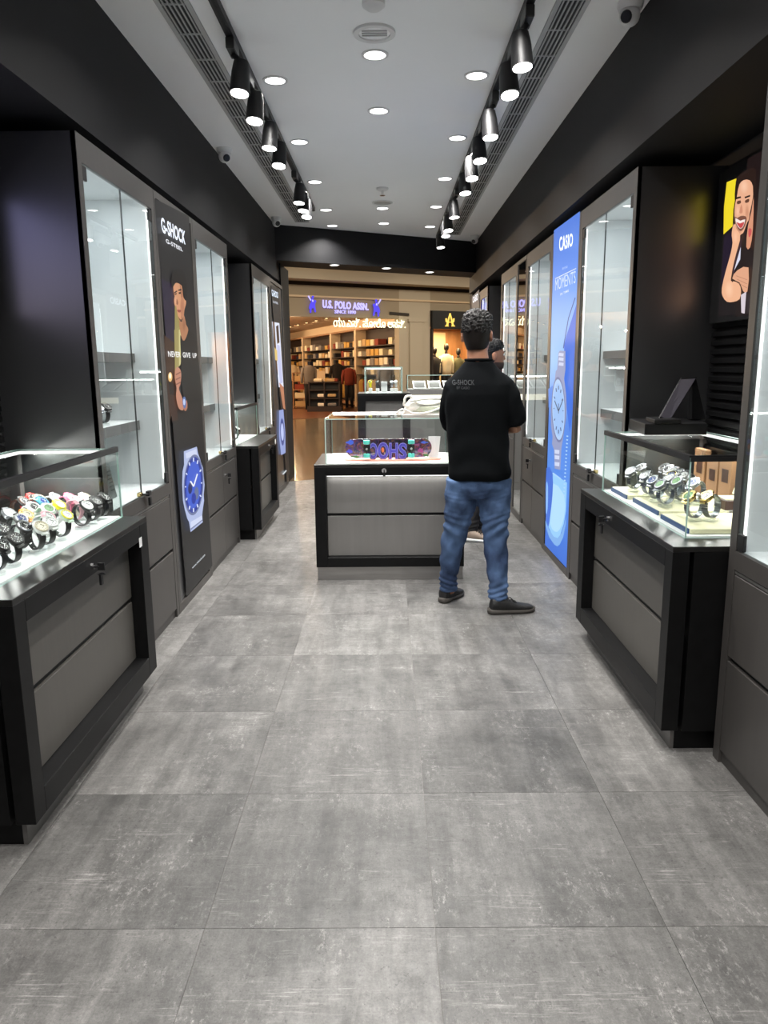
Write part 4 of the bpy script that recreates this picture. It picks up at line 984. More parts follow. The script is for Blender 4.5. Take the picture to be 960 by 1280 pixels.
for k in range(6): mb.obox((-1.354-(k*.0)+.002+(.02*(k-2.5))*-.18*-1*0-.0+(-.18*.018*(k-2.5)), 3.60, .862+.018*(k-2.5)), (.0006, .030 if k % 2 else .022, .003), Matrix.Rotation(-.18, 3, 'Y'))
mb.build('printed_lines', 'joint_black', cd)
S2 = ('clear acrylic ring stand in the far left counter case', 'watch stands in the far left counter')
group_watches([(-1.30-.07*(k % 2), 6.16+.09*k, .7835, s, s, d, lab) for k, (s, d, lab) in enumerate((('black', 'dial_dark', 'black watch in the far left counter case, nearest the aisle end'), ('steel', 'dial_white', 'steel watch in the far left counter case, second'), ('black', 'dial_white', 'black watch with a white dial in the far left counter case, third'), ('charcoal', 'dial_dark', 'charcoal watch in the far left counter case, fourth')))], 'watches in the far left counter', S2, yaw=-.5, sc=1.5)
S3 = ('clear acrylic ring stand in the cabinet at the right picture edge', 'watch stands at the right edge')
group_watches([(1.285, 2.335, .7725, 'black', 'gold', 'dial_cream', 'black-strapped gold watch in the cabinet at the right picture edge, farther one'), (1.265, 2.27, .7725, 'black', 'steel', 'dial_white', 'black-strapped steel watch in the cabinet at the right picture edge, nearer one')], 'watches at the right edge', S3, 'dress', yaw=PI+.4, sc=1.2)
S4 = ('clear acrylic ring stand in the right wall cabinet behind the counter', 'watch stands in the middle right cabinet')
group_watches([(1.30, 3.98, .7725, 'black', 'grey', 'dial_dark', 'dark watch on the floor of the right wall cabinet behind the near counter'), (1.34, 4.02, 1.4775, 'steel', 'steel', 'dial_white', 'steel watch on the upper shelf of the right wall cabinet behind the near counter')], 'watches in the middle right cabinet', S4, 'dress', yaw=PI+.4, sc=1.6, bracelet=True)
group_watches([(1.30, 5.80, .7725, 'steel', 'steel', 'dial_white', 'steel watch on the floor of the cabinet just beyond the blue poster'), (1.36, 5.85, 1.1225, 'steel', 'gold', 'dial_cream', 'gold watch on the lower shelf of the cabinet just beyond the blue poster')], 'watches in the cabinet beyond the blue poster', ('clear acrylic ring stand in the cabinet just beyond the blue poster', 'stands beyond the blue poster'), 'dress', yaw=PI+.4, sc=1.5, bracelet=True)
for u, s, d, lab in ((463, 'yellow', 'dial_dark', 'yellow watch in the small glass case on the pedestal'), (472, 'black', 'dial_dark', 'black watch left of the white carton in the small glass case'), (490, 'steel', 'dial_white', 'steel watch right of the white carton in the small glass case'), (495, 'white', 'dial_white', 'white watch at the right of the small glass case')):
    x = pp(u, 485, y=yq+.14)[0]
    bk = relocate(B(x-.018, x+.018, yq+.11, yq+.17, zt+.0055, zt+.045).build('display_block', 'white_plastic', bevel=.002), (x, yq+.14, zt+.0055)); tag(bk, 'white display block under the %s watch in the small glass case' % s, 'display block')
    watch(x, yq+.14, zt+.0455, -PI/2-.2, s, s, d, lab, 'watches in the pedestal case', stand=False, sc=.9)

# ------------------------------------------------------------------ skateboard in the island case
pmat('deck_wood', lin((120, 70, 110)), .3); pmat('teal_urethane', lin((88, 196, 184)), .35); pmat('tray_pink', lin((214, 130, 110)), .45)
def deck_print():
    m = pmat('deck_print', (.1, .1, .1), .25, coat=.3); nt = m.node_tree; b = nt.nodes['Principled BSDF']
    tc = nt.nodes.new('ShaderNodeTexCoord'); n = nt.nodes.new('ShaderNodeTexNoise'); n.inputs['Scale'].default_value = 15; n.inputs['Detail'].default_value = 4; n.inputs['Distortion'].default_value = 2.2
    r = nt.nodes.new('ShaderNodeValToRGB'); nt.links.new(tc.outputs['Object'], n.inputs['Vector']); nt.links.new(n.outputs[0], r.inputs[0]); e = r.color_ramp.elements
    e[0].position = .30; e[0].color = (*lin((18, 14, 30)), 1); e[1].position = .75; e[1].color = (*lin((150, 90, 60)), 1)
    for p, c in ((.40, (44, 36, 84)), (.46, (104, 52, 110)), (.50, (30, 24, 40)), (.55, (160, 66, 84)), (.60, (84, 92, 60)), (.65, (24, 20, 30))):
        q = e.new(p); q.color = (*lin(c), 1)
    nt.links.new(r.outputs[0], b.inputs['Base Color'])
deck_print()
pmat('ink_violet', lin((70, 64, 176)), .3); pmat('ink_pale', lin((150, 140, 222)), .3); pmat('ink_orange', lin((206, 104, 52)), .3); pmat('ink_black', lin((14, 12, 20)), .3); pmat('ink_blue', lin((60, 90, 200)), .3); pmat('ink_magenta', lin((150, 60, 120)), .3); pmat('ink_green', lin((70, 110, 60)), .3)
ys = 4.935
zb = .790
oval = thing('oval_plinth', (.03, 4.96, .783), 'flat salmon pink oval base under the skateboard', 'base')
a0, a1 = pp(430, 575, z=.79)[0], pp(553, 575, z=.79)[0]
cx = (a0+a1)/2; hw = (a1-a0)/2
MB().loft([[(cx+hw*s*math.cos(2*PI*i/40), 4.965+.085*s*math.sin(2*PI*i/40), z) for i in range(40)] for s, z in ((1, .7832), (1, .789), (.985, .7905))]).build('plate', 'tray_pink', oval, smooth=True)
L0, R0 = pp(431.5, 562, y=ys)[0], pp(540, 562, y=ys)[0]; ZT, ZB = pp(480, 548.5, y=ys)[2], .8015
sk = thing('skateboard', ((L0+R0)/2, ys, .7906), 'graffiti-painted skateboard standing on its long edge with turquoise wheels, in the island case', 'skateboard')
cx, hz, hl, zc = (L0+R0)/2, (ZT-ZB)/2, (R0-L0)/2, (ZT+ZB)/2
out = []
for i in range(48):
    t = 2*PI*i/48; c, s_ = math.cos(t), math.sin(t)
    px_ = cx + math.copysign(min(abs(c)**.55, 1), c)*hl*.0 + ((hl-hz)*math.copysign(1, c)*min(1, abs(c)*6) + hz*c); out.append((px_, zc+hz*s_))
kick = lambda x: .035*max(0, (abs(x-cx)-(hl-.085))/.085)**1.6
rings = [[(x, ys+off+kick(x), z) for x, z in out] for off in (0, .011)]
MB().loft(rings).build('deck', ['deck_print'], sk)
lift = .0006
def tflat(body, quad, m, name, bold=.0, flip=True):
    mb = MB(); text_on(mb, body, [(x, ys-lift, z) for x, z in quad], None, bold, 0, flip); o = mb.build(name, m, sk); return o
def qd(u0, v0, u1, v1): return [(pp(u, v, y=ys)[0], pp(u, v, y=ys)[2]) for u, v in ((u0, v0), (u1, v0), (u1, v1), (u0, v1))]
for body, q, in (('S', (498, 553.5, 508.5, 574)), ('H', (486.5, 553.5, 497.5, 574)), ('O', (472, 552.5, 486, 574)), ('C', (463, 553.5, 472, 574))):
    lift = .0006; tflat(body, qd(q[0]-1, q[1]-1, q[2]+1, q[3]+1), 'ink_black', 'graffiti_shadow', .07); lift = .0012; tflat(body, qd(*q), 'ink_pale', 'graffiti_outline', .045)
    lift = .0018; tflat(body, qd(q[0]+.6, q[1]+.8, q[2]-.6, q[3]-.8), 'ink_violet', 'graffiti_letter', .02)
lift = .0022
mb = MB(); c = pp(478.5, 562.5, y=ys); mb.poly([(c[0]+.009*math.cos(t), ys-lift, c[2]+.017*math.sin(t)) for t in [2*PI*i/20 for i in range(20)]]); mb.build('graffiti_spot', 'ink_orange', sk)
for u, v, ru, rv, m in ((438, 553, .026, .014, 'ink_blue'), (437, 564, .02, .012, 'ink_violet'), (445, 571, .03, .007, 'ink_green'), (520, 556, .028, .008, 'ink_magenta'), (526, 563, .018, .016, 'ink_magenta'), (533, 569, .018, .010, 'ink_green'), (530, 553, .024, .007, 'ink_blue'), (516, 570, .02, .007, 'ink_magenta')):
    c = pp(u, v, y=ys); mb = MB(); mb.poly([(c[0]+ru*(1+.25*math.sin(3*t+u))*math.cos(t), ys-.0009, c[2]+rv*(1+.3*math.cos(4*t+v))*math.sin(t)) for t in [2*PI*i/24 for i in range(24)]]); mb.build('graffiti_blot', m, sk)
for u in (458.5, 514):
    c = pp(u, 562, y=ys)
    tr = MB().box(c[0]-.022, c[0]+.022, ys-.010, ys-.003, zc-.022, zc+.022).box(c[0]-.009, c[0]+.009, ys-.032, ys-.010, zc-.016, zc+.016).tube([(c[0], ys-.034, zc-.05), (c[0], ys-.034, zc+.05)], .006, 10).build('truck', 'black_metal', sk)
    MB().tube([(c[0]+.0, ys-.046, zc), (c[0], ys-.030, zc)], .008, 12).build('kingpin', 'chrome', tr, smooth=True)
    for z in (zc-.0445, zc+.0445):
        MB().tube([(c[0], ys-.034, z-.0135), (c[0], ys-.034, z-.011), (c[0], ys-.034, z+.011), (c[0], ys-.034, z+.0135)], [.018, .022, .022, .018], 22).build('wheel', 'teal_urethane', sk, smooth=True)
cd = thing('info_card', (.33, 5.06, .783), 'white card leaning upright beside the skateboard', 'card')
q = [pp(u, v, y=5.04) for u, v in ((536, 574), (548, 574), (550.5, 545.5), (535.5, 545.5))]
MB().loft([[(p[0], 5.04, max(p[2], .7836)) for p in q], [(p[0], 5.046, max(p[2], .7836)) for p in q]]).build('sheet', 'white_plastic', cd)

# ------------------------------------------------------------------ white bag on the island glass
pmat('bag_white', lin((226, 224, 214)), .5, noise=(14, .05, W1), bump=(16, .4, W1)); pmat('bag_window', lin((176, 180, 160)), .25, noise=(22, .25, W1))
bg = thing('tote_bag', (.26, 5.16, 1.0705), 'white soft tote bag with rope handles lying on the island glass, behind the man', 'bag')
rings = []
for k in range(15):
    t = k/14; x = .10+t*.36; e = (1-abs(2*t-1)**3.0)**.5*.999+.02; h = .052*e*(1+.12*math.sin(9*t)); d = .11*(.4+.6*e)
    rings.append([(x, 5.16+d*math.copysign(abs(math.cos(a))**.8, math.cos(a)), 1.0715+h+h*math.copysign(abs(math.sin(a))**.75, math.sin(a))*(1+.10*math.sin(5*a+11*t))) for a in [2*PI*i/24 for i in range(24)]])
MB().loft(rings).build('body', 'bag_white', bg, smooth='all')
mb = MB(); pts = []
for i in range(20):
    t = i/19; x = .17+.24*t; pts.append((x, 5.045+.02*abs(2*t-1)**2, 1.115-.006*math.sin(PI*t)))
mb.tube(pts, [(.003, .022)]*20, 8).build('clear_window', 'bag_window', bg, smooth='all')
def rope(pts, r, nm, par): MB().tube([tuple(p) for p in smooth_loop(pts, 5)][:-5], r, 8).build(nm, 'bag_white', par, smooth='all')
h1 = pp(515, 505, y=5.05); h2 = pp(509, 494.5, y=5.05)
rope([(.14, 5.07, 1.13), (.115, 5.06, 1.165), (.125, 5.06, 1.195), (.155, 5.06, 1.198), (.18, 5.06, 1.175), (.21, 5.05, 1.15), (.30, 5.05, 1.145), (.40, 5.06, 1.17), (.42, 5.08, 1.15)], .0085, 'handle', bg)
rope([(.09, 5.05, 1.083), (.075, 5.03, 1.10), (.10, 5.02, 1.112), (.14, 5.03, 1.10), (.17, 5.035, 1.085), (.25, 5.035, 1.088), (.33, 5.04, 1.11), (.40, 5.05, 1.15)], .006, 'handle', bg)
MB().tube([(.15, 5.05, 1.168), (.27, 5.055, 1.182), (.42, 5.07, 1.178)], .010, 8).build('rim_piping', 'bag_white', bg, smooth='all')

# ------------------------------------------------------------------ laptop-like terminal at the right
pmat('screen_grey', lin((74, 72, 80)), .35); pmat('plastic_dark', lin((12, 12, 14)), .5, spec=.25)
zq = 1.079
tb = thing('black_tray', (1.36, 3.50, zq), 'flat black tray on the right counter glass, under the terminal', 'tray')
q = [pp(787, 527, y=3.74), pp(806, 535, y=3.40), pp(884, 535, y=3.40), pp(872, 526, y=3.74)]
MB().loft([[(p[0], p[1], zq+.0005) for p in q], [(p[0], p[1], zq+.052) for p in q]]).build('tray', 'plastic_dark', tb, bevel=.003)
tm = thing('payment_terminal', (1.32, 3.50, zq+.053), 'black folding terminal with a slanted grey screen, on the tray at the right', 'terminal')
ya = 3.48
A_, B_, C_, D_ = pp(823.5, 523, y=ya), pp(837, 527, y=ya), pp(872, 470.5, y=ya+.12), pp(852, 471.5, y=ya+.12)
nrm = (Vector(B_)-Vector(A_)).cross(Vector(D_)-Vector(A_)).normalized()
if nrm.y > 0: nrm = -nrm
mb = MB(); mb.loft([[tuple(Vector(p)-nrm*.004) for p in (A_, B_, C_, D_)], [tuple(Vector(p)-nrm*.018) for p in (A_, B_, C_, D_)]]); mb.build('screen_housing', 'plastic_dark', tm, bevel=.002)
ce = (Vector(A_)+Vector(B_)+Vector(C_)+Vector(D_))/4
mb = MB(); mb.loft([[tuple(ce+(Vector(p)-ce)*.90-nrm*k) for p in (A_, B_, C_, D_)] for k in (.0005, .0042)]); mb.build('screen', 'screen_grey', tm)
E1, E2 = Vector(pp(882, 529, y=ya+.10)), Vector(pp(868, 476, y=ya+.13))
mb = MB(); dx = Vector((.0, .09, 0)); w_ = Vector((.012, 0, 0))
top = Vector(C_)+Vector((0, .012, -.01)); bot = Vector((E1.x, ya+.10, zq+.054))
mb.loft([[tuple(bot), tuple(bot+Vector((-.07, 0, 0))), tuple(bot+Vector((-.07, .05, 0))), tuple(bot+Vector((0, .05, 0)))], [tuple(top), tuple(top+Vector((-.02, 0, 0))), tuple(top+Vector((-.02, .02, 0))), tuple(top+Vector((0, .02, 0)))]])
mb.build('back_stand', 'plastic_dark', tm, bevel=.003)
mb = MB(); mb.loft([[(p[0], p[1], z) for p in ((A_[0]-.05, ya-.09), (B_[0]+.02, ya-.09), (B_[0]+.03, ya+.09), (A_[0]-.03, ya+.09))] for z in (zq+.053, zq+.072)]); mb.build('keypad_base', 'plastic_dark', tm, bevel=.003)

# ------------------------------------------------------------------ people
pmat('skin', lin((150, 104, 80)), .5, noise=(30, .06, W1)); pmat('hair_black', lin((18, 15, 14)), .5, spec=.35, noise=(60, .4, W1), bump=(130, .7, W1)); pmat('fade', lin((24, 19, 17)), .7, spec=.2, noise=(90, .25, W1))
pmat('stubble', lin((62, 46, 38)), .8)
pmat('tee_black', lin((13, 15, 17)), .9, spec=.08, bump=(9, .35, (1, 1, .5))); pmat('tee_print', lin((34, 36, 40)), .7); pmat('shoe_black', lin((26, 26, 27)), .6, bump=(60, .3, W1)); pmat('sole_grey', lin((74, 70, 66)), .7); pmat('trouser_dark', lin((34, 31, 30)), .8); pmat('lace', lin((30, 30, 31)), .7); pmat('shoe_tan', lin((150, 132, 116)), .6); pmat('eye_white', (.8, .8, .78), .2)
def denim():
    m = pmat('denim', lin((54, 80, 120)), .85, bump=(220, .3, W1)); nt = m.node_tree; b = nt.nodes['Principled BSDF']
    tc = nt.nodes.new('ShaderNodeTexCoord'); n = nt.nodes.new('ShaderNodeTexNoise'); n.inputs['Scale'].default_value = 5.5; n.inputs['Detail'].default_value = 5
    mp = nt.nodes.new('ShaderNodeMapping'); mp.inputs['Scale'].default_value = (1, 1, .8); nt.links.new(tc.outputs['Object'], mp.inputs[0]); nt.links.new(mp.outputs[0], n.inputs['Vector'])
    r = nt.nodes.new('ShaderNodeValToRGB'); nt.links.new(n.outputs[0], r.inputs[0]); e = r.color_ramp.elements
    e[0].position = .38; e[0].color = (*lin((34, 52, 84)), 1); e[1].position = .68; e[1].color = (*lin((88, 116, 158)), 1); nt.links.new(r.outputs[0], b.inputs['Base Color'])
denim()
def fuse(mb, name, mat, parent, vox, sm=3, disp=None):
    o = mb.build(name, mat, parent); md = o.modifiers.new('r', 'REMESH'); md.mode = 'VOXEL'; md.voxel_size = vox
    s_ = o.modifiers.new('s', 'SMOOTH'); s_.factor = .5; s_.iterations = sm
    dg = bpy.context.evaluated_depsgraph_get(); me = bpy.data.meshes.new_from_object(o.evaluated_get(dg)); o.modifiers.clear(); old = o.data; o.data = me; bpy.data.meshes.remove(old); me.name = name
    if disp:
        co = np.empty(len(me.vertices)*3); me.vertices.foreach_get('co', co); no = np.empty_like(co); me.vertices.foreach_get('normal', no); co = co.reshape(-1, 3); no = no.reshape(-1, 3)
        co = co+no*disp(co+np.array(parent.location))[:, None]; me.vertices.foreach_set('co', co.ravel()); me.update()
    me.polygons.foreach_set('use_smooth', [True]*len(me.polygons)); return o
def ell_ring(c, rx, ry, yaw=0, n=24, pw=1.):
    ca, sa = math.cos(yaw), math.sin(yaw); o = []
    for i in range(n):
        t = 2*PI*i/n; a = rx*math.copysign(abs(math.cos(t))**pw, math.cos(t)); b = ry*math.copysign(abs(math.sin(t))**pw, math.sin(t))
        o.append((c[0]+a*ca-b*sa, c[1]+a*sa+b*ca, c[2]))
    return o
def person(P):
    """joints are world points; body yaw turns the torso ellipses, head yaw the face"""
    t = thing('person', (P['pelvis'][0], P['pelvis'][1], 0), P['label'], 'person')
    by, hy = P['yaw'], P['hyaw']; V = Vector
    body = MB()
    body.loft([ell_ring(c, rx*.92, ry*.90, by) for c, rx, ry in P['torso']])
    hc = V(P['head']); s = P.get('hs', 1.)
    def hl(x, y, z):   # head-local (x right, y face, z up) to world
        c, n = math.cos(hy), math.sin(hy); return (hc.x+s*(x*c-y*n), hc.y+s*(x*n+y*c), hc.z+s*z)
    body.tube([tuple(P['neck']), hl(0, -.012, -.055)], [.062*s, .054*s], 20)
    prof = [(-.118, .000+.058, .026, .022), (-.108, .030, .048, .062), (-.085, .016, .058, .082), (-.055, .006, .065, .090), (-.02, .0, .071, .095), (.02, -.004, .074, .098), (.06, -.006, .072, .094), (.09, -.008, .060, .078), (.110, -.008, .038, .050), (.118, -.008, .012, .016)]
    body.loft([[hl(rx*math.cos(a), y0+ry*math.sin(a), z) for a in [2*PI*i/24 for i in range(24)]] for z, y0, rx, ry in prof])
    body.loft([[hl(a, b, z) for a, b in ((-.008*w_, .085), (.008*w_, .085), (.0045*w_, .085+d), (-.0045*w_, .085+d))] for z, w_, d in ((.012, 1, .012), (-.015, 1.3, .024), (-.036, 2.0, .032), (-.045, 1.8, .014))])   # nose
    for z in (-.066, -.078): body.tube([hl(-.022, .090, z), hl(0, .099, z), hl(.022, .090, z)], .0065, 8)  # lips
    for sx in (-1, 1):
        body.loft([[hl(sx*(.069+.016*q), -.008+r*.018*math.cos(a)-q*.006, -.012+r*.031*math.sin(a)) for a in [2*PI*i/14 for i in range(14)]] for q, r in ((0, .75), (.6, 1), (1.0, 1), (1.15, .7))])
        body.tube([hl(sx*.015, .088, .016), hl(sx*.033, .087, .021), hl(sx*.05, .074, .014)], .007, 8)   # brow ridge
    for side in ('L', 'R'):
        sh, el, wr = (V(q) for q in P['arm'+side]); d = (wr-el).normalized(); bend = (el-sh).normalized()
        body.tube([tuple(sh), tuple(sh.lerp(el, .5)), tuple(el), tuple(el.lerp(wr, .3)), tuple(el.lerp(wr, .7)), tuple(wr)], [.044, .044, .040, .042, .034, .026], 14)
        # hand: palm, four fingers of their own and a thumb from the side of the palm
        up = V(P.get('palm'+side, (0, 0, 1))).normalized(); lat = d.cross(up).normalized(); up = lat.cross(d).normalized(); sg = 1 if side == 'L' else -1
        body.loft([[tuple(wr+d*k+lat*(wd*math.cos(a))+up*(.013*math.sin(a))) for a in [2*PI*i/12 for i in range(12)]] for k, wd in ((0, .026), (.03, .036), (.075, .041), (.088, .036))])
        for f, (ln, off) in enumerate(((.066, .030), (.074, .010), (.069, -.010), (.054, -.029))):
            off *= sg; b0 = wr+d*.082+lat*off; p1 = b0+d*ln*.45+up*.010; p2 = p1+d*ln*.22+up*.022; p3 = p2-d*.006+up*.020
            body.tube([tuple(b0-d*.02), tuple(b0), tuple(p1), tuple(p2), tuple(p3)], [.009, .0092, .0088, .008, .006], 8)
        b0 = wr+d*.028+lat*sg*.028; body.tube([tuple(b0), tuple(b0+lat*sg*.026+d*.024+up*.012), tuple(b0+lat*sg*.028+d*.050+up*.028), tuple(b0+lat*sg*.018+d*.066+up*.036)], [.013, .0115, .010, .007], 8)
        hp, kn, an = (V(q) for q in P['leg'+side])
        body.tube([tuple(hp), tuple(hp.lerp(kn, .5)), tuple(kn), tuple(kn.lerp(an, .35)), tuple(kn.lerp(an, .8)), tuple(an), tuple(an-V((0, 0, .05)))], [.066, .056, .040, .040, .032, .032, .034], 14)
    fuse(body, 'body', 'skin', t, .0065, 2)
    for sx in (-1, 1):
        MB().ball(hl(sx*.032, .0845, .004), .0115*s, 12, 8).build('eye', 'eye_white', t, smooth='all'); MB().ball(hl(sx*.032, .0945, .004), .0048*s, 8, 6).build('iris', 'hair_black', t, smooth='all')
        MB().tube([hl(sx*.016, .097, .022), hl(sx*.034, .096, .028), hl(sx*.053, .080, .020)], [.003, .0045, .002], 6).build('eyebrow', 'hair_black', t, smooth='all')
    # hair: faded sides below, a thick curly top
    rnd = np.random.RandomState(5)
    def bumps(amp, fr):
        k = rnd.randn(26, 3)*fr; ph = rnd.rand(26)*6.28
        return lambda co: amp*np.sin(co @ k.T+ph).sum(1)/5.1
    fade = MB()
    fade.loft([[hl(rx*1.03*math.cos(a), (y0-.004)+ry*1.035*math.sin(a), z) for a in [PI*.02+(-PI*1.04)*i/18 for i in range(19)]+[PI*-1.02+(PI*1.04)*i/18*1 for i in ()]]+[hl(0, -.01, z)] for z, y0, rx, ry in ((-.085, -.018, .050, .062), (-.055, -.004, .064, .088), (-.02, -.002, .0725, .096), (.02, -.005, .075, .099), (.06, -.006, .073, .096))])
    fuse(fade, 'hair_fade', P['fade'], t, .006, 2)
    top = MB()
    for z in (0,):
        top.loft([[hl(rx*math.cos(a), y0+ry*math.sin(a), zz) for a in [2*PI*i/26 for i in range(26)]] for zz, y0, rx, ry in ((.012, -.030, .076, .078), (.04, -.018, .081, .096), (.07, -.008, .082, .104), (.10, -.006, .074, .094), (.122, -.006, .054, .070), (.132, -.006, .020, .026))])
    o = fuse(top, 'hair_top', 'hair_black', t, .0045, 2, bumps(P.get('curl', .0055), 210))
    if P.get('beard'):
        bd = MB(); bd.loft([[hl(rx*1.05*math.cos(a), y0+ry*1.04*math.sin(a), z) for a in [PI*-.08+PI*1.16*i/20 for i in range(21)]]+[hl(0, .02, z)] for z, y0, rx, ry in ((-.122, .056, .026, .024), (-.108, .032, .048, .062), (-.085, .016, .058, .082), (-.058, .008, .064, .089))]); fuse(bd, 'beard', 'stubble', t, .006, 2)
    # clothes
    nk = P['tee'][-1]; MB().tube(ell_ring((nk[0][0], nk[0][1], nk[0][2]+.004), nk[1]*.96, nk[2]*.96, by, 30), .008, 8, closed=True).build('collar', P['tee_m'], t, smooth='all')
    tee = MB(); tee.loft([ell_ring(c, rx, ry, by, 28, .9) for c, rx, ry in P['tee']])
    for side in ('L', 'R'):
        pts, rr = P['sleeve'+side]; tee.tube(pts, rr, 18)
    def folds(co):
        z = co[:, 2]; x = co[:, 0]; y = co[:, 1]
        return .0035*np.sin(38*z+14*x+5*np.sin(9*x))*np.clip((1.15-z)*3, .15, 1)+.003*np.sin(55*x-30*z)*np.clip((np.abs(x-P['pelvis'][0])-.10)*9, 0, 1)
    fuse(tee, 't_shirt', P['tee_m'], t, .009, 3, folds)
    jn = MB(); jn.loft([ell_ring(c, rx, ry, by, 24) for c, rx, ry in P['hips']])
    for side in ('L', 'R'):
        pts, rr = P['jean'+side]; jn.tube(pts, rr, 20)
    def wr_(co):
        z = co[:, 2]; x = co[:, 0]; y = co[:, 1]; kz = np.clip(1-np.abs(z-.44)/.17, 0, 1)+.8*np.clip(1-np.abs(z-.13)/.09, 0, 1)+.3*np.clip(1-np.abs(z-.67)/.06, 0, 1)
        return .0062*kz*np.sin(150*z+7*np.sin(11*x+3)+14*np.sin(9*z)+11*y)+.0022*np.sin(60*z+35*x)+.0018*np.sin(90*x-50*z)
    fuse(jn, 'jeans' if P['jean_m'] == 'denim' else 'trousers', P['jean_m'], t, .008, 2, wr_)
    for (heel, toe, m, sm) in P['shoes']:
        h, q = V(heel), V(toe); d = (q-h); ln = d.length; d.normalize(); lt = V((-d.y, d.x, 0))
        def sect(k, wd, z0, z1, n=18, top=.8): return [tuple(h+d*k*ln+lt*(wd*math.cos(a))+V((0, 0, (z0+z1)/2+(z1-z0)/2*math.copysign(abs(math.sin(a))**top, math.sin(a))))) for a in [2*PI*i/n for i in range(n)]]
        up = MB(); up.loft([sect(k, wd, .012, z) for k, wd, z in ((0.0, .018, .058), (.04, .030, .092), (.15, .038, .100), (.30, .039, .092), (.42, .041, .080), (.60, .046, .060), (.78, .046, .048), (.92, .036, .040), (.99, .018, .032))])
        sh_ = fuse(up, 'shoe', m, t, .005, 2)
        so = MB(); so.loft([sect(k, wd, .0005, z, top=.35) for k, wd, z in ((-.03, .018, .036), (.02, .033, .034), (.15, .039, .031), (.35, .038, .028), (.60, .048, .027), (.80, .048, .026), (.94, .037, .027), (1.02, .016, .030))]); so.build('sole', sm, sh_, smooth='all')
        lc = MB()
        for k in (.36, .43, .50, .57): lc.tube([tuple(h+d*k*ln+lt*(.022*j)+V((0, 0, .090-.09*(k-.30)-.004*abs(j)+.002))) for j in (-1, -.5, 0, .5, 1)], .003, 6)
        lc.tube([tuple(h+d*.40*ln+V((0, 0, .088))), tuple(h+d*.36*ln+lt*.03+V((0, 0, .105))), tuple(h+d*.46*ln+lt*.045+V((0, 0, .085)))], .003, 6); lc.tube([tuple(h+d*.40*ln+V((0, 0, .088))), tuple(h+d*.42*ln-lt*.03+V((0, 0, .100))), tuple(h+d*.52*ln-lt*.04+V((0, 0, .07)))], .003, 6); lc.build('laces', 'lace', sh_, smooth='all')
    return t
yy = 4.22
yw = -.18
man = person(dict(label='man in a black T-shirt and blue jeans seen from behind, standing by the island counter', pelvis=(.515, yy, 0), yaw=yw, hyaw=-.25, head=(.497, yy+.015, 1.565), neck=(.503, yy-.01, 1.40), fade='fade',
    torso=[((.515, yy, .78), .15, .10), ((.515, yy, .90), .16, .11), ((.515, yy, 1.02), .155, .105), ((.512, yy, 1.16), .175, .115), ((.508, yy, 1.28), .18, .11), ((.505, yy, 1.37), .12, .075), ((.503, yy, 1.42), .065, .06)],
    armL=((.365, yy+.02, 1.30), (.375, yy+.14, 1.07), (.50, yy+.30, 1.07)), armR=((.650, yy-.01, 1.30), (.712, yy+.0, 1.045), (.605, yy+.24, 1.07)),
    legL=((.43, yy, .80), (.392, yy+.05, .44), (.362, yy+.115, .10)), legR=((.605, yy-.02, .80), (.612, yy-.03, .44), (.627, yy-.105, .09)),
    tee=[((.517, yy-.005, .765), .168, .128), ((.517, yy-.005, .80), .178, .138), ((.514, yy-.005, .90), .172, .132), ((.505, yy, 1.02), .172, .128), ((.505, yy, 1.14), .182, .13), ((.507, yy, 1.24), .188, .13), ((.507, yy, 1.295), .178, .118), ((.506, yy, 1.345), .145, .098), ((.505, yy-.003, 1.385), .105, .078), ((.504, yy-.005, 1.422), .074, .066)],
    sleeveL=([(.42, yy+.0, 1.315), (.385, yy+.015, 1.275), (.372, yy+.055, 1.20), (.375, yy+.115, 1.10), (.385, yy+.14, 1.06)], [.060, .074, .076, .076, .074]), sleeveR=([(.595, yy-.0, 1.315), (.638, yy-.012, 1.275), (.668, yy-.015, 1.21), (.690, yy-.012, 1.14), (.706, yy+.005, 1.078)], [.060, .074, .076, .076, .079]),
    tee_m='tee_black', hips=[((.515, yy, .66), .13, .10), ((.515, yy, .72), .172, .122), ((.515, yy, .80), .170, .118), ((.515, yy, .88), .155, .108)],
    jeanL=([(.428, yy, .76), (.418, yy+.01, .64), (.400, yy+.035, .50), (.383, yy+.05, .42), (.370, yy+.065, .32), (.358, yy+.095, .18), (.356, yy+.105, .07)], [(.090, .10), (.084, .095), (.065, .078), (.058, .070), (.056, .068), (.047, .053), (.046, .054)]),
    jeanR=([(.602, yy-.01, .76), (.606, yy-.015, .64), (.610, yy-.025, .50), (.614, yy-.03, .42), (.620, yy-.045, .32), (.626, yy-.085, .18), (.627, yy-.10, .075)], [(.090, .10), (.084, .095), (.065, .078), (.058, .070), (.057, .068), (.050, .055), (.049, .056)]),
    jean_m='denim', shoes=[((.318, yy+.075, 0), (.445, yy+.27, 0), 'shoe_black', 'sole_grey'), ((.575, yy-.125, 0), (.835, yy-.075, 0), 'shoe_black', 'sole_grey')]))
mb = MB(); yb = yy-.152
def tq(u0, v0, u1, v1):
    return [pp(u, v, y=yy-.1375+q) for u, v, q in ((u0, v0, .0), (u1, v0, -.006), (u1, v1, -.006), (u0, v1, 0))]
print_targets = []
def shirt_text(body, q, name):
    mb = MB(); text_on(mb, body, tq(*q), None, .012); o = mb.build(name, 'tee_print', man)
    tee = [c for c in man.children if c.name.startswith('t_shirt')][0]
    dg = bpy.context.evaluated_depsgraph_get(); dg.update(); inv = tee.matrix_world.inverted(); off = Vector(man.location)
    for v in o.data.vertices:      # lay the print onto the cloth
        w0 = v.co+off; ok, loc, nor, _ = tee.ray_cast(w0+Vector((0, -.3, 0))-off, Vector((0, 1, 0)))
        if ok: v.co = loc+Vector((0, -.0012, 0))
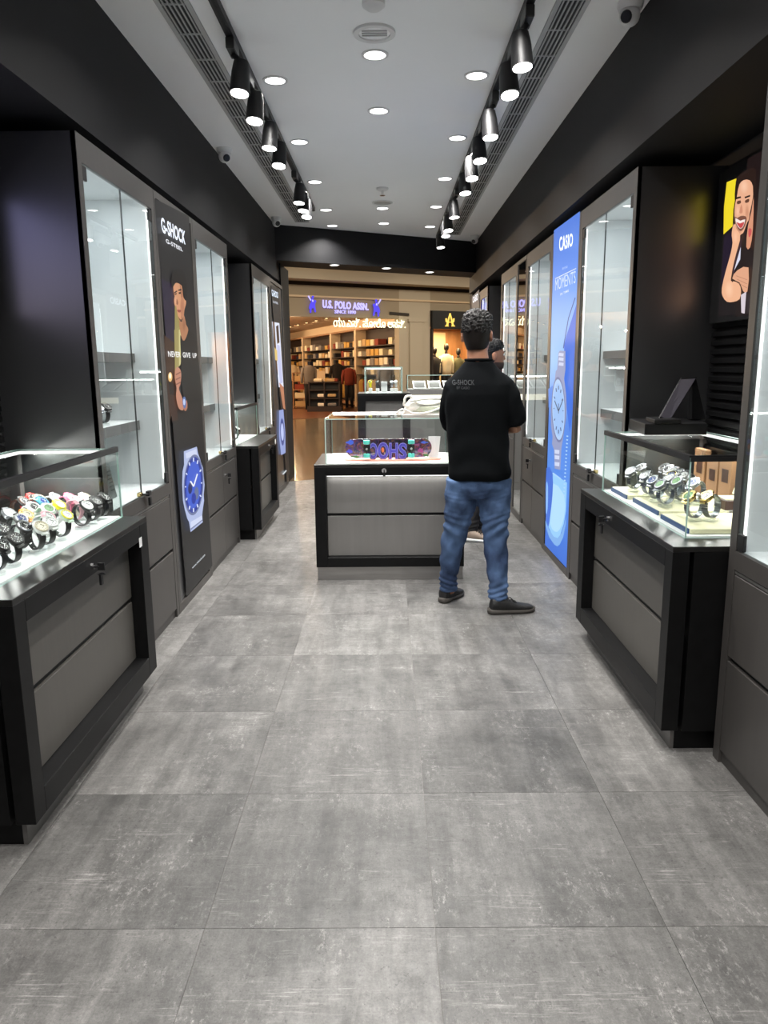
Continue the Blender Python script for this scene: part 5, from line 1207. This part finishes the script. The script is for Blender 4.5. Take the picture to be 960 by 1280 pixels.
bpy.context.view_layer.update()
shirt_text('G-SHOCK', (567, 475, 594, 481.5), 'chest_lettering'); shirt_text('BY CASIO', (572, 483.5, 588, 486.8), 'small_lettering')
ph = thing('smartphone', (.575, yy+.335, 1.115), 'phone held in the hands of the man in black', 'phone')
mb = MB(); mb.obox((.545, yy+.35, 1.10), (.037, .004, .074), Matrix.Rotation(-.9, 3, 'X')); mb.build('body', 'black_plastic', ph, bevel=.003)
y2 = 5.98
person(dict(label='bearded man in dark clothes in profile, mostly hidden behind the man in black', pelvis=(.75, y2, 0), yaw=-.9, hyaw=-1.35, head=(.822, y2-.01, 1.475), neck=(.795, y2-.0, 1.31), fade='hair_black', beard=True, curl=.003, hs=.95,
    torso=[((.75, y2, .72), .14, .10), ((.75, y2, .85), .15, .11), ((.755, y2, .98), .15, .105), ((.765, y2, 1.12), .165, .115), ((.775, y2, 1.22), .16, .11), ((.785, y2, 1.29), .11, .075), ((.79, y2, 1.33), .062, .06)],
    armL=((.86, y2+.13, 1.22), (.90, y2+.15, .97), (.97, y2-.02, 1.0)), armR=((.68, y2-.13, 1.22), (.70, y2-.16, .97), (.84, y2-.20, 1.0)),
    legL=((.78, y2+.07, .74), (.76, y2+.08, .42), (.74, y2+.09, .09)), legR=((.70, y2-.07, .74), (.68, y2-.06, .42), (.66, y2-.05, .09)),
    tee=[((.75, y2, .70), .165, .135), ((.75, y2, .85), .165, .135), ((.755, y2, 1.0), .165, .13), ((.765, y2, 1.15), .178, .13), ((.775, y2, 1.24), .172, .118), ((.782, y2, 1.29), .12, .09), ((.79, y2, 1.335), .068, .064)],
    sleeveL=([(.84, y2+.10, 1.24), (.875, y2+.14, 1.14), (.89, y2+.145, 1.02)], [.065, .066, .066]), sleeveR=([(.70, y2-.10, 1.24), (.685, y2-.14, 1.14), (.695, y2-.155, 1.02)], [.065, .066, .066]), tee_m='tee_black',
    hips=[((.75, y2, .60), .12, .095), ((.75, y2, .68), .155, .115), ((.75, y2, .80), .15, .11)],
    jeanL=([(.78, y2+.07, .70), (.765, y2+.08, .42), (.745, y2+.09, .075)], [.085, .066, .058]), jeanR=([(.71, y2-.06, .70), (.685, y2-.06, .42), (.665, y2-.05, .075)], [.085, .066, .06]), jean_m='trouser_dark',
    shoes=[((.70, y2-.02+.10, 0), (.94, y2+.14, 0), 'shoe_tan', 'eye_white'), ((.625, y2-.07, 0), (.865, y2-.13, 0), 'shoe_tan', 'eye_white')]))

# ------------------------------------------------------------------ the mall beyond the entrance
pmat('marble_brown', lin((112, 92, 70)), .14, noise=(1.6, .3, W1)); pmat('wood_floor', lin((96, 56, 36)), .3, noise=(3, .2, (1, .2, 1))); pmat('mall_cream', lin((176, 164, 144)), .8); pmat('mall_taupe', lin((150, 136, 114)), .8)
pmat('mall_dark', lin((44, 36, 28)), .7); pmat('shop_cream', lin((206, 182, 150)), .8); pmat('timber', lin((150, 108, 72)), .6, noise=(6, .2, (1, 1, .2))); pmat('timber_dark', lin((44, 28, 20)), .6)
emat('sign_violet', lin((178, 170, 255)), 1.3); emat('sign_violet_deep', lin((88, 76, 220)), 1.0); emat('sign_white', lin((255, 252, 205)), 1.7); emat('sign_gold', lin((240, 190, 90)), 1.4); emat('cove_glow', lin((255, 196, 120)), .9); emat('warm_lens', lin((255, 214, 150)), 4.0)
for nm, c in (('navy', (30, 34, 54)), ('cream', (222, 204, 168)), ('rust', (128, 52, 34)), ('tan', (184, 150, 104)), ('white', (228, 216, 196)), ('grey', (126, 118, 112)), ('dark', (30, 26, 26)), ('olive', (92, 88, 60)), ('mustard', (196, 152, 76))): pmat('cloth_'+nm, lin(c), .9)
P0 = Vector((-2.9, 20.0, 0)); DT = Vector((.866, .5, 0)); DN = Vector((-.5, .866, 0)); RF = Matrix.Rotation(PI/6, 3, 'Z')
LP = lambda t, o, z: P0+DT*t+DN*o+Vector((0, 0, z))
def lb(mb, t0, t1, o0, o1, z0, z1, mi=0): return mb.obox(LP((t0+t1)/2, (o0+o1)/2, (z0+z1)/2), ((t1-t0)/2, (o1-o0)/2, (z1-z0)/2), RF, mi)
def lbox(name, *a, m='mall_cream', **k): return struct(lb(MB(), *a).build(name, m, **k))
def fp(u, v, off=0.0):
    r = RB @ np.array([(u-CX)/F_PX, (v-CY)/F_PX, 1.0]); n = np.array(DN); t = (n.dot(np.array(P0))+off - 0)/n.dot(r); return (float(r[0]*t), float(r[1]*t), float(CAM_Z+r[2]*t))
fb = lambda x: front_y(x)+.421
mp = [(-16, fb(-1.62)), (-1.62, fb(-1.62)), (1.62, fb(1.62)), (16, fb(1.62)), (16, 44), (-16, 44)]
struct(MB().loft([[(x, y, -.06) for x, y in mp], [(x, y, -.004) for x, y in mp]]).build('floor.001', 'marble_brown'))
lbox('floor.002', -6, 4.75, .15, 20, -.004, .004, m='wood_floor')
lbox('wall_opposite', -6, 3.75, 0, .2, 2.70, 3.50, m='mall_taupe')
lbox('wall_opposite.001', 3.75, 4.80, 0, .25, 0, 3.50)
lbox('wall_opposite.002', 4.80, 9.5, 0, .25, 2.96, 3.50, m='mall_taupe')
lbox('wall_opposite.003', 6.9, 9.5, 0, .25, 0, 2.96, m='mall_taupe')
lbox('trim_6', -6, 9.5, -.04, 0, 3.19, 3.24, m='shop_cream')
lbox('trim_7', 4.08, 4.52, -.05, 0, 0, 2.62); lbox('trim_8', 4.03, 4.57, -.07, 0, 2.62, 2.70)
lbox('trim_9', -6, 9.5, .05, .3, 3.50, 3.60, m='mall_dark')
lbox('wall_opposite.004', -6, 9.5, -.5, .3, 3.60, 3.98, m='mall_cream')
lbox('trim_10', -6, 2.6, -.55, -.5, 3.94, 3.985, m='cove_glow')
lbox('ceiling.001', -10, 12, -12, .5, 4.25, 4.35, m='mall_cream')
lbox('ceiling.002', -6, 14, .26, 20, 2.98, 3.05, m='shop_cream')
lbox('wall_shop_rear', -8, 14, 19, 19.2, 0, 3.0, m='mall_taupe'); lbox('wall_shop_side', -6.2, -6, .2, 19, 0, 3.0, m='mall_taupe')
struct(B(-16, -1.72, 8.4, 8.5, 0, 4.3).build('wall_mall', 'mall_taupe')); struct(B(1.72, 16, 11.2, 11.3, 0, 4.3).build('wall_mall.001', 'mall_taupe'))
slant('wall_mall.002', 'mall_dark', -1.72, 1.72, 2.57, 4.3, .482, .56)
def alight(t, o, z, sz, pw, c=(1, .74, .45)): area('mall_fill_light', tuple(LP(t, o, z)), sz, pw, c)  # area lights without fixtures, added to light the mall and its window
for t_ in (-3, .5, 4, 7): alight(t_, -3, 4.2, 1.6, 88, (1, .90, .74)); alight(t_, -7.5, 4.2, 1.6, 34, (1, .92, .80))
for o_ in (1.4, 4.5, 8, 12, 16):
    for t_, e_ in ((.9, 120), (-2.4, 80)):
        pl_ = bpy.data.lights.new('shop_fill_light', 'POINT'); pl_.energy = e_; pl_.color = (1, .70, .42); pl_.shadow_soft_size = .02; po_ = bpy.data.objects.new('shop_fill_light', pl_); COL.objects.link(po_); po_.location = LP(t_, o_, 2.55)  # unseen point lights, no fixtures, added to brighten the shop and its ceiling
# fascia sign
def solid(o, th): md = o.modifiers.new('depth', 'SOLIDIFY'); md.thickness = th; md.offset = 0; return o
sg = thing('shop_sign', tuple(LP(2.4, -.05, 2.6)), 'violet and yellow lit lettering on the fascia of the clothing shop across the mall', 'sign')
OF = -.06
def ftext(body, q, m, nm, bold=0.): mb = MB(); text_on(mb, body, [fp(u, v, OF) for u, v in q], None, bold); return solid(mb.build(nm, m, sg), .03)
ftext('U.S. POLO ASSN.', [(403.4, 374.6), (460.6, 379.4), (460.6, 388), (403.4, 385)], 'sign_violet', 'lettering', .03)
ftext('SINCE 1890', [(418.4, 387.2), (444.7, 388.4), (444.7, 392.4), (418.4, 391.6)], 'sign_violet', 'tagline', .0)
KN = ftext('ಯು.ಎಸ್. ಪೋಲೊ ಅಸನ್.', [(417, 396.4), (506.8, 399.8), (506.8, 410), (417, 408.6)], 'sign_white', 'kannada_lettering', .0)
for cx_, cy_, sgn in ((390.4, 380.5, 1), (470.8, 385, -1)):
    mb = MB(); q = lambda pts, s=sgn: [fp(cx_+s*a, cy_+b, OF) for a, b in pts]
    mb.poly(q(smooth_loop([(-4, 5), (-3, 0), (-1.5, -2), (1, -2), (3, -5.5), (4.6, -4), (3.6, -1), (3.4, 3), (4.4, 9), (3, 9.5), (1.8, 5), (-1, 5.5), (-1.6, 10.4), (-3, 10), (-3, 6)], 3)))
    mb.poly(q(smooth_loop([(-1.6, -2), (-1.4, -6), (.2, -8), (1.6, -6), (1.4, -2.4), (.6, 2), (-.8, 2)], 3))); mb.poly(q([(.4*math.cos(a)*3+.6, -9.4+1.4*math.sin(a)) for a in [2*PI*i/12 for i in range(12)]]))
    solid(mb.build('rider_emblem', 'sign_violet_deep', sg), .03)
    mb = MB(); mb.poly(q([(-1.4, -5.4), (-4.6, -10.8), (-5.4, -10.2), (-2.2, -4.8)])); mb.poly(q([(-.6, -6), (1, -5.4), (1.2, -3.4), (-.4, -3)])); solid(mb.build('rider_highlight', 'sign_violet', sg), .034)
pq = thing('name_plate', fp(500, 391, -.03), 'small black plate on the cream wall right of the violet sign', 'plate'); MB().loft([[fp(u, v, o) for u, v in ((487, 389.6), (511.5, 391.6), (511.5, 395), (487, 393))] for o in (-.005, -.03)]).build('plate', 'mall_dark', pq)
# second shop: black fascia with a gold letter, lit window with mannequins
s2 = thing('shop_window', tuple(LP(5.8, 0, 0)), 'dark shop window with a gold letter sign and mannequins, across the mall', 'shop front')
mb = MB(); lb(mb, 4.82, 6.88, -.10, .0, 2.44, 2.95); mb.build('fascia', 'joint_black', s2)
mb = MB(); lb(mb, 4.82, 4.88, -.06, .1, 0, 2.44); lb(mb, 6.82, 6.88, -.06, .1, 0, 2.44); lb(mb, 4.88, 6.82, -.06, .1, 0, .30); mb.build('window_frame', 'mall_dark', s2)
mb = MB(); lb(mb, 4.82, 6.88, 1.3, 1.4, 0, 2.96); lb(mb, 4.78, 4.82, .1, 1.4, 0, 2.96); lb(mb, 6.88, 6.92, .1, 1.4, 0, 2.96); lb(mb, 4.82, 6.88, .1, 1.3, 2.5, 2.6); lb(mb, 4.82, 6.88, .1, 1.3, .2, .3); mb.build('window_box', 'timber', s2)
mb = MB(); lb(mb, 4.89, 5.18, 1.25, 1.3, .3, 2.45); lb(mb, 5.75, 6.2, 1.26, 1.3, .5, 2.4); mb.build('lit_panel', 'shop_cream', s2)
mb = MB(); lb(mb, 4.88, 6.82, .02, .03, .30, 2.44); mb.build('window_glass', 'door_glass', s2)
for t_ in (5.05, 5.6, 6.2): alight(t_, .5, 2.47, .25, 34, (1, .70, .36))
mb = MB(); q = lambda pts: [fp(562.5+a, 400+b, -.12) for a, b in pts]
for pts in ([(-5, 7.5), (-.4, -8.5), (.6, -8.5), (-2.6, 7.5)], [(5, 7.5), (.6, -8.5), (-.4, -8.5), (2.8, 7.5)], [(-6, 7), (-1.6, 7), (-1.6, 8), (-6, 8)], [(1.8, 7), (6, 7), (6, 8), (1.8, 8)], [(-5.6, -2), (-4, -2), (-3.6, 3), (-5.2, 2.4)], [(5.6, -2), (4, -2), (3.6, 3), (5.2, 2.4)], [(-2, 2.2), (2, 2.2), (2.3, 3.2), (-2.3, 3.2)]): mb.poly(q(pts))
solid(mb.build('gold_letter', 'sign_gold', s2), .02)
def mannequin(p, z0, h, m, label, yaw=0., head=True, dark='cloth_dark', name='mannequin'):
    t = thing(name, (p[0], p[1], z0), label, 'mannequin'); x, y = p[0], p[1]; k = h/1.8
    R_ = lambda z, rx, ry: ell_ring((x, y, z0+z*k), rx*k, ry*k, yaw, 16)
    MB().loft([R_(.86, .19, .13), R_(1.0, .18, .125), R_(1.2, .20, .13), R_(1.36, .22, .12), R_(1.45, .17, .09), R_(1.50, .07, .06)]).build('jacket', m, t, smooth='all')
    for sx in (-1, 1):
        MB().tube([(x+sx*.19*k*math.cos(yaw), y+sx*.19*k*math.sin(yaw), z0+1.42*k), (x+sx*.255*k*math.cos(yaw), y+sx*.25*k*math.sin(yaw), z0+1.15*k), (x+sx*.25*k*math.cos(yaw), y+sx*.24*k*math.sin(yaw)-.05, z0+.90*k)], [.065*k, .055*k, .045*k], 10).build('sleeve', m, t, smooth='all')
        MB().tube([(x+sx*.09*k*math.cos(yaw), y+sx*.09*k*math.sin(yaw), z0+.88*k), (x+sx*.10*k*math.cos(yaw), y, z0+.45*k), (x+sx*.10*k*math.cos(yaw), y, z0+.02)], [.095*k, .075*k, .055*k], 10).build('trouser_leg', dark, t, smooth='all')
    if head: MB().tube([(x, y, z0+1.48*k), (x, y, z0+1.58*k)], .05*k, 10).build('neck', 'black_plastic', t, smooth='all'); MB().ball((x, y, z0+1.70*k), (.085*k, .10*k, .125*k), 14, 10).build('head', 'black_plastic', t, smooth='all')
    MB().cyl((x, y, z0+.001), (x, y, z0+.015), .16*k, n=16).build('base', 'black_metal', t); return t
def at(u, y): return pp(u, 457, y=y)[:2]
for u, t_, m, lab, h in ((543, 5.33, 'cloth_dark', 'mannequin in a dark coat, left in the warm shop window', 1.62), (557, 5.75, 'cloth_cream', 'mannequin in a cream jacket, middle of the warm shop window', 1.72), (571, 6.2, 'cloth_olive', 'mannequin in an olive coat, right in the warm shop window', 1.58)):
    a = LP(t_, .55, 0); mannequin((a.x, a.y), .305, h, m, lab, PI/6)
# clothing shop: shelving along its right-hand wall
S0 = Vector((.36, 22.35, 0)); SE = Vector((-.345, .939, 0)).normalized(); SNN = Vector((-SE.y, SE.x, 0)); RS = Matrix(((SE.x, SNN.x, 0), (SE.y, SNN.y, 0), (0, 0, 1)))
SP = lambda s, o, z: S0+SE*s+SNN*o+Vector((0, 0, z))
def sb(mb, s0, s1, o0, o1, z0, z1): return mb.obox(SP((s0+s1)/2, (o0+o1)/2, (z0+z1)/2), (abs(s1-s0)/2, abs(o1-o0)/2, (z1-z0)/2), RS)
struct(sb(MB(), -.1, 18, -.5, -.4, 0, 3.0).build('wall_shop_side.001', 'shop_cream'))
def s_at(u):
    r = RB @ np.array([(u-CX)/F_PX, (457-CY)/F_PX, 1.0]); n = np.array(SNN); t = n.dot(np.array(S0))/n.dot(r); p = Vector((r[0]*t, r[1]*t, 0)); return (p-S0).dot(SE)
cuts = [s_at(u) for u in (497, 444, 413.5, 378.5, 352)]
cm = ['cream', 'navy', 'tan', 'white', 'rust', 'dark', 'mustard', 'cream', 'grey']
rz = random.Random(3)
BN = ['nearest', 'second', 'third', 'farthest']
for b_ in range(4):
    a, c = cuts[b_]+.08, cuts[b_+1]-.08
    un = thing('shelving_bay', tuple(SP((a+c)/2, -.2, 0)), 'tall shelving bay of folded clothes in the shop across the mall, %s one' % BN[b_], 'shelving')
    for s_ in (a-.08, c-.02): sb(MB(), s_, s_+.10, -.4, .0, 0, 2.62).build('upright', 'shop_cream', un)
    sb(MB(), a, c, -.4, -.37, 0, 2.6).build('back_panel', 'timber_dark', un); sb(MB(), a, c, -.36, 0, 2.58, 2.64).build('top_board', 'timber', un)
    for k, z in enumerate((2.04, 1.72, 1.42, 1.12)):
        sb(MB(), a+.03, c-.03, -.36, -.02, z-.03, z).build('shelf', 'timber_dark', un)
        n = max(4, min(9, int((c-a)/.34))); w_ = (c-a-.1)/n
        for i in range(n):
            if rz.random() < .12: continue
            mcol = rz.choice(cm); h = rz.uniform(.13, .24); s0 = a+.05+w_*i; p = SP(s0+w_*.45, -.18, z)
            o = sb(MB(), s0+.02, s0+w_*.82, -.33, -.05, z+.001, z+h).build('folded_clothes', 'cloth_'+mcol); relocate(o, tuple(p))
            tag(o, '%s folded stack, %s from the right, %s shelf, %s bay of the far shop' % (mcol, ORD[i].replace('nearest', 'first'), ('top', 'second', 'third', 'lowest')[k], BN[b_]), 'clothes', 'folded clothes on the %s shelf of the %s bay' % (('top', 'second', 'third', 'lowest')[k], BN[b_]))
    sb(MB(), a, c, -.34, -.02, .05, .14).build('low_plinth', 'timber', un); MB().tube([tuple(SP(a+.03, -.15, .98)), tuple(SP(c-.03, -.15, .98))], .015, 8).build('hanging_rail', 'black_metal', un)
    n = int((c-a)/.42)
    for i in range(n):
        s_ = a+.2+(c-a-.4)*i/max(1, n-1); p = SP(s_, -.17, 0); m = 'cloth_'+rz.choice(['tan', 'cream', 'mustard', 'rust', 'navy', 'dark', 'dark'])
        o = MB().loft([ell_ring((p.x, p.y, z), rx, ry, -.35, 12) for z, rx, ry in ((.25, .14, .05), (.5, .13, .055), (.80, .15, .05), (.90, .12, .04), (.955, .03, .03))]).build('hanging_garment', m, smooth='all'); relocate(o, (p.x, p.y, .25))
        tag(o, '%s garment hanging %s from the right on the rail of the %s bay, far shop' % (m[6:], ORD[i].replace('nearest', 'first'), BN[b_]), 'clothes', 'garments on the rail of the %s bay' % BN[b_])
for u, y, m, lab, h in ((482, 22.9, 'cloth_grey', 'headless mannequin in a grey top, in front of the nearest shelving bay', 1.72), (366, 30, 'cloth_cream', 'headless mannequin in a cream top beside the wooden shelf, far left in the shop', 1.75), (386, 24.9, 'cloth_grey', 'headless mannequin in a grey shirt, left of the dark one in the far shop', 1.72), (421.5, 26.5, 'cloth_dark', 'headless mannequin in a dark jacket, in the middle of the shop across the mall', 1.78), (436, 25.5, 'cloth_rust', 'headless mannequin in a rust top near the second bay', 1.6)):
    a = at(u, y); mannequin(a, .004, h, m, lab, .3, head=False)
g0, g1 = pp(386, 510, y=23.6), pp(425, 510, y=23.6); gx0, gx1 = g0[0], g1[0]; gw = gx1-gx0
gd = thing('display_table', ((gx0+gx1)/2, 24, .004), 'black tiered display table with folded tops in the shop across the mall', 'display table')
mb = MB(); mb.box(gx0-.05, gx1+.05, 23.6, 24.4, .004, .16); mb.build('base', 'timber_dark', gd)
for k, z in enumerate((.16, .42, .66)): B(gx0, gx1, 23.62, 24.38, z+.23, z+.26).build('tier', 'timber_dark', gd)
B(gx0, gx1, 23.75, 24.38, .16, .89).build('core', 'joint_black', gd)
for x in (gx0, (gx0+gx1)/2-.02, gx1-.04): B(x, x+.04, 23.64, 23.75, .16, .89).build('post', 'timber_dark', gd)
for k, (fx, z, m, w2) in enumerate(((.17, .921, 'cream', .26), (.58, .921, 'tan', .30), (.80, .921, 'rust', .14), (.28, .451, 'white', .24), (.60, .451, 'tan', .28), (.28, .165, 'white', .24), (.60, .165, 'grey', .28))):
    o = B(gx0+gw*fx, gx0+gw*(fx+w2), 23.645, 23.745 if z < .9 else 24.1, z, z+.10).build('folded_clothes', 'cloth_'+m, bevel=.03, seg=2); relocate(o, (gx0+gw*(fx+w2/2), 23.7, z))
    tag(o, '%s folded tops on the black tiered table, %s' % ({'cream': 'cream', 'tan': 'tan', 'rust': 'rust red', 'white': 'white', 'grey': 'grey'}[m], 'top left|top centre|top right|middle row left|middle row right|bottom row left|bottom row right'.split('|')[k]), 'clothes')
ws0, ws1 = pp(366, 500, y=25.5)[0], pp(385, 500, y=25.5)[0]
wsf = thing('wooden_shelf', ((ws0+ws1)/2, 25.7, .004), 'open wooden shelf tower left of the black tiered table in the shop across the mall', 'shelf')
for x in (ws0, ws1-.04): B(x, x+.04, 25.5, 25.9, .004, 1.2).build('side', 'timber', wsf)
for z in (.05, .33, .61, .89, 1.17): B(ws0+.041, ws1-.041, 25.5, 25.9, z, z+.03).build('shelf', 'timber', wsf)
for k, z in enumerate((.081, .361, .641, .921)):
    o = B(ws0+.07, ws1-.07, 25.53, 25.8, z, z+.17).build('folded_clothes', 'cloth_'+('tan', 'cream', 'rust', 'tan')[k]); relocate(o, ((ws0+ws1)/2, 25.6, z)); tag(o, 'folded clothes on the wooden shelf tower, %s shelf' % ('lowest', 'second', 'third', 'topmost')[k], 'clothes')
a, b = pp(396, 470, y=24.2), pp(406, 459, y=24.2)
ps = thing('poster_stand', ((a[0]+b[0])/2, 24.2, .9205), 'small pale leaning poster on top of the black tiered table', 'poster')
MB().obox(((a[0]+b[0])/2, 24.22, 1.09), (.13, .01, .165), Matrix.Rotation(-.12, 3, 'X')).build('board', 'shop_cream', ps)
for k in range(9):
    u = 360+k*16; p = SP(cuts[0]+1.0+k*1.35, 1.1, 2.98)
    t = thing('shop_spotlight', tuple(p), 'small warm ceiling spot in the clothing shop, %s from the front' % ORD[k].replace('nearest', 'first'), 'spotlight', 'warm ceiling spots in the clothing shop'); MB().cyl((p.x, p.y, 2.955), (p.x, p.y, 2.98), .055, n=12).build('ring', 'black_metal', t); MB().cyl((p.x, p.y, 2.950), (p.x, p.y, 2.9549), .045, n=12).build('lens', 'warm_lens', t)
    l = bpy.data.lights.new('shop_spotlight_lamp', 'SPOT'); l.energy = 60; l.color = (1, .74, .46); l.spot_size = 1.9; l.spot_blend = .8; l.shadow_soft_size = .05; o = bpy.data.objects.new('shop_spotlight_lamp', l); COL.objects.link(o); o.location = (p.x, p.y, 2.94); o.rotation_euler = (SNN*-1.1+Vector((0, 0, -.55))).to_track_quat('-Z', 'Y').to_euler()
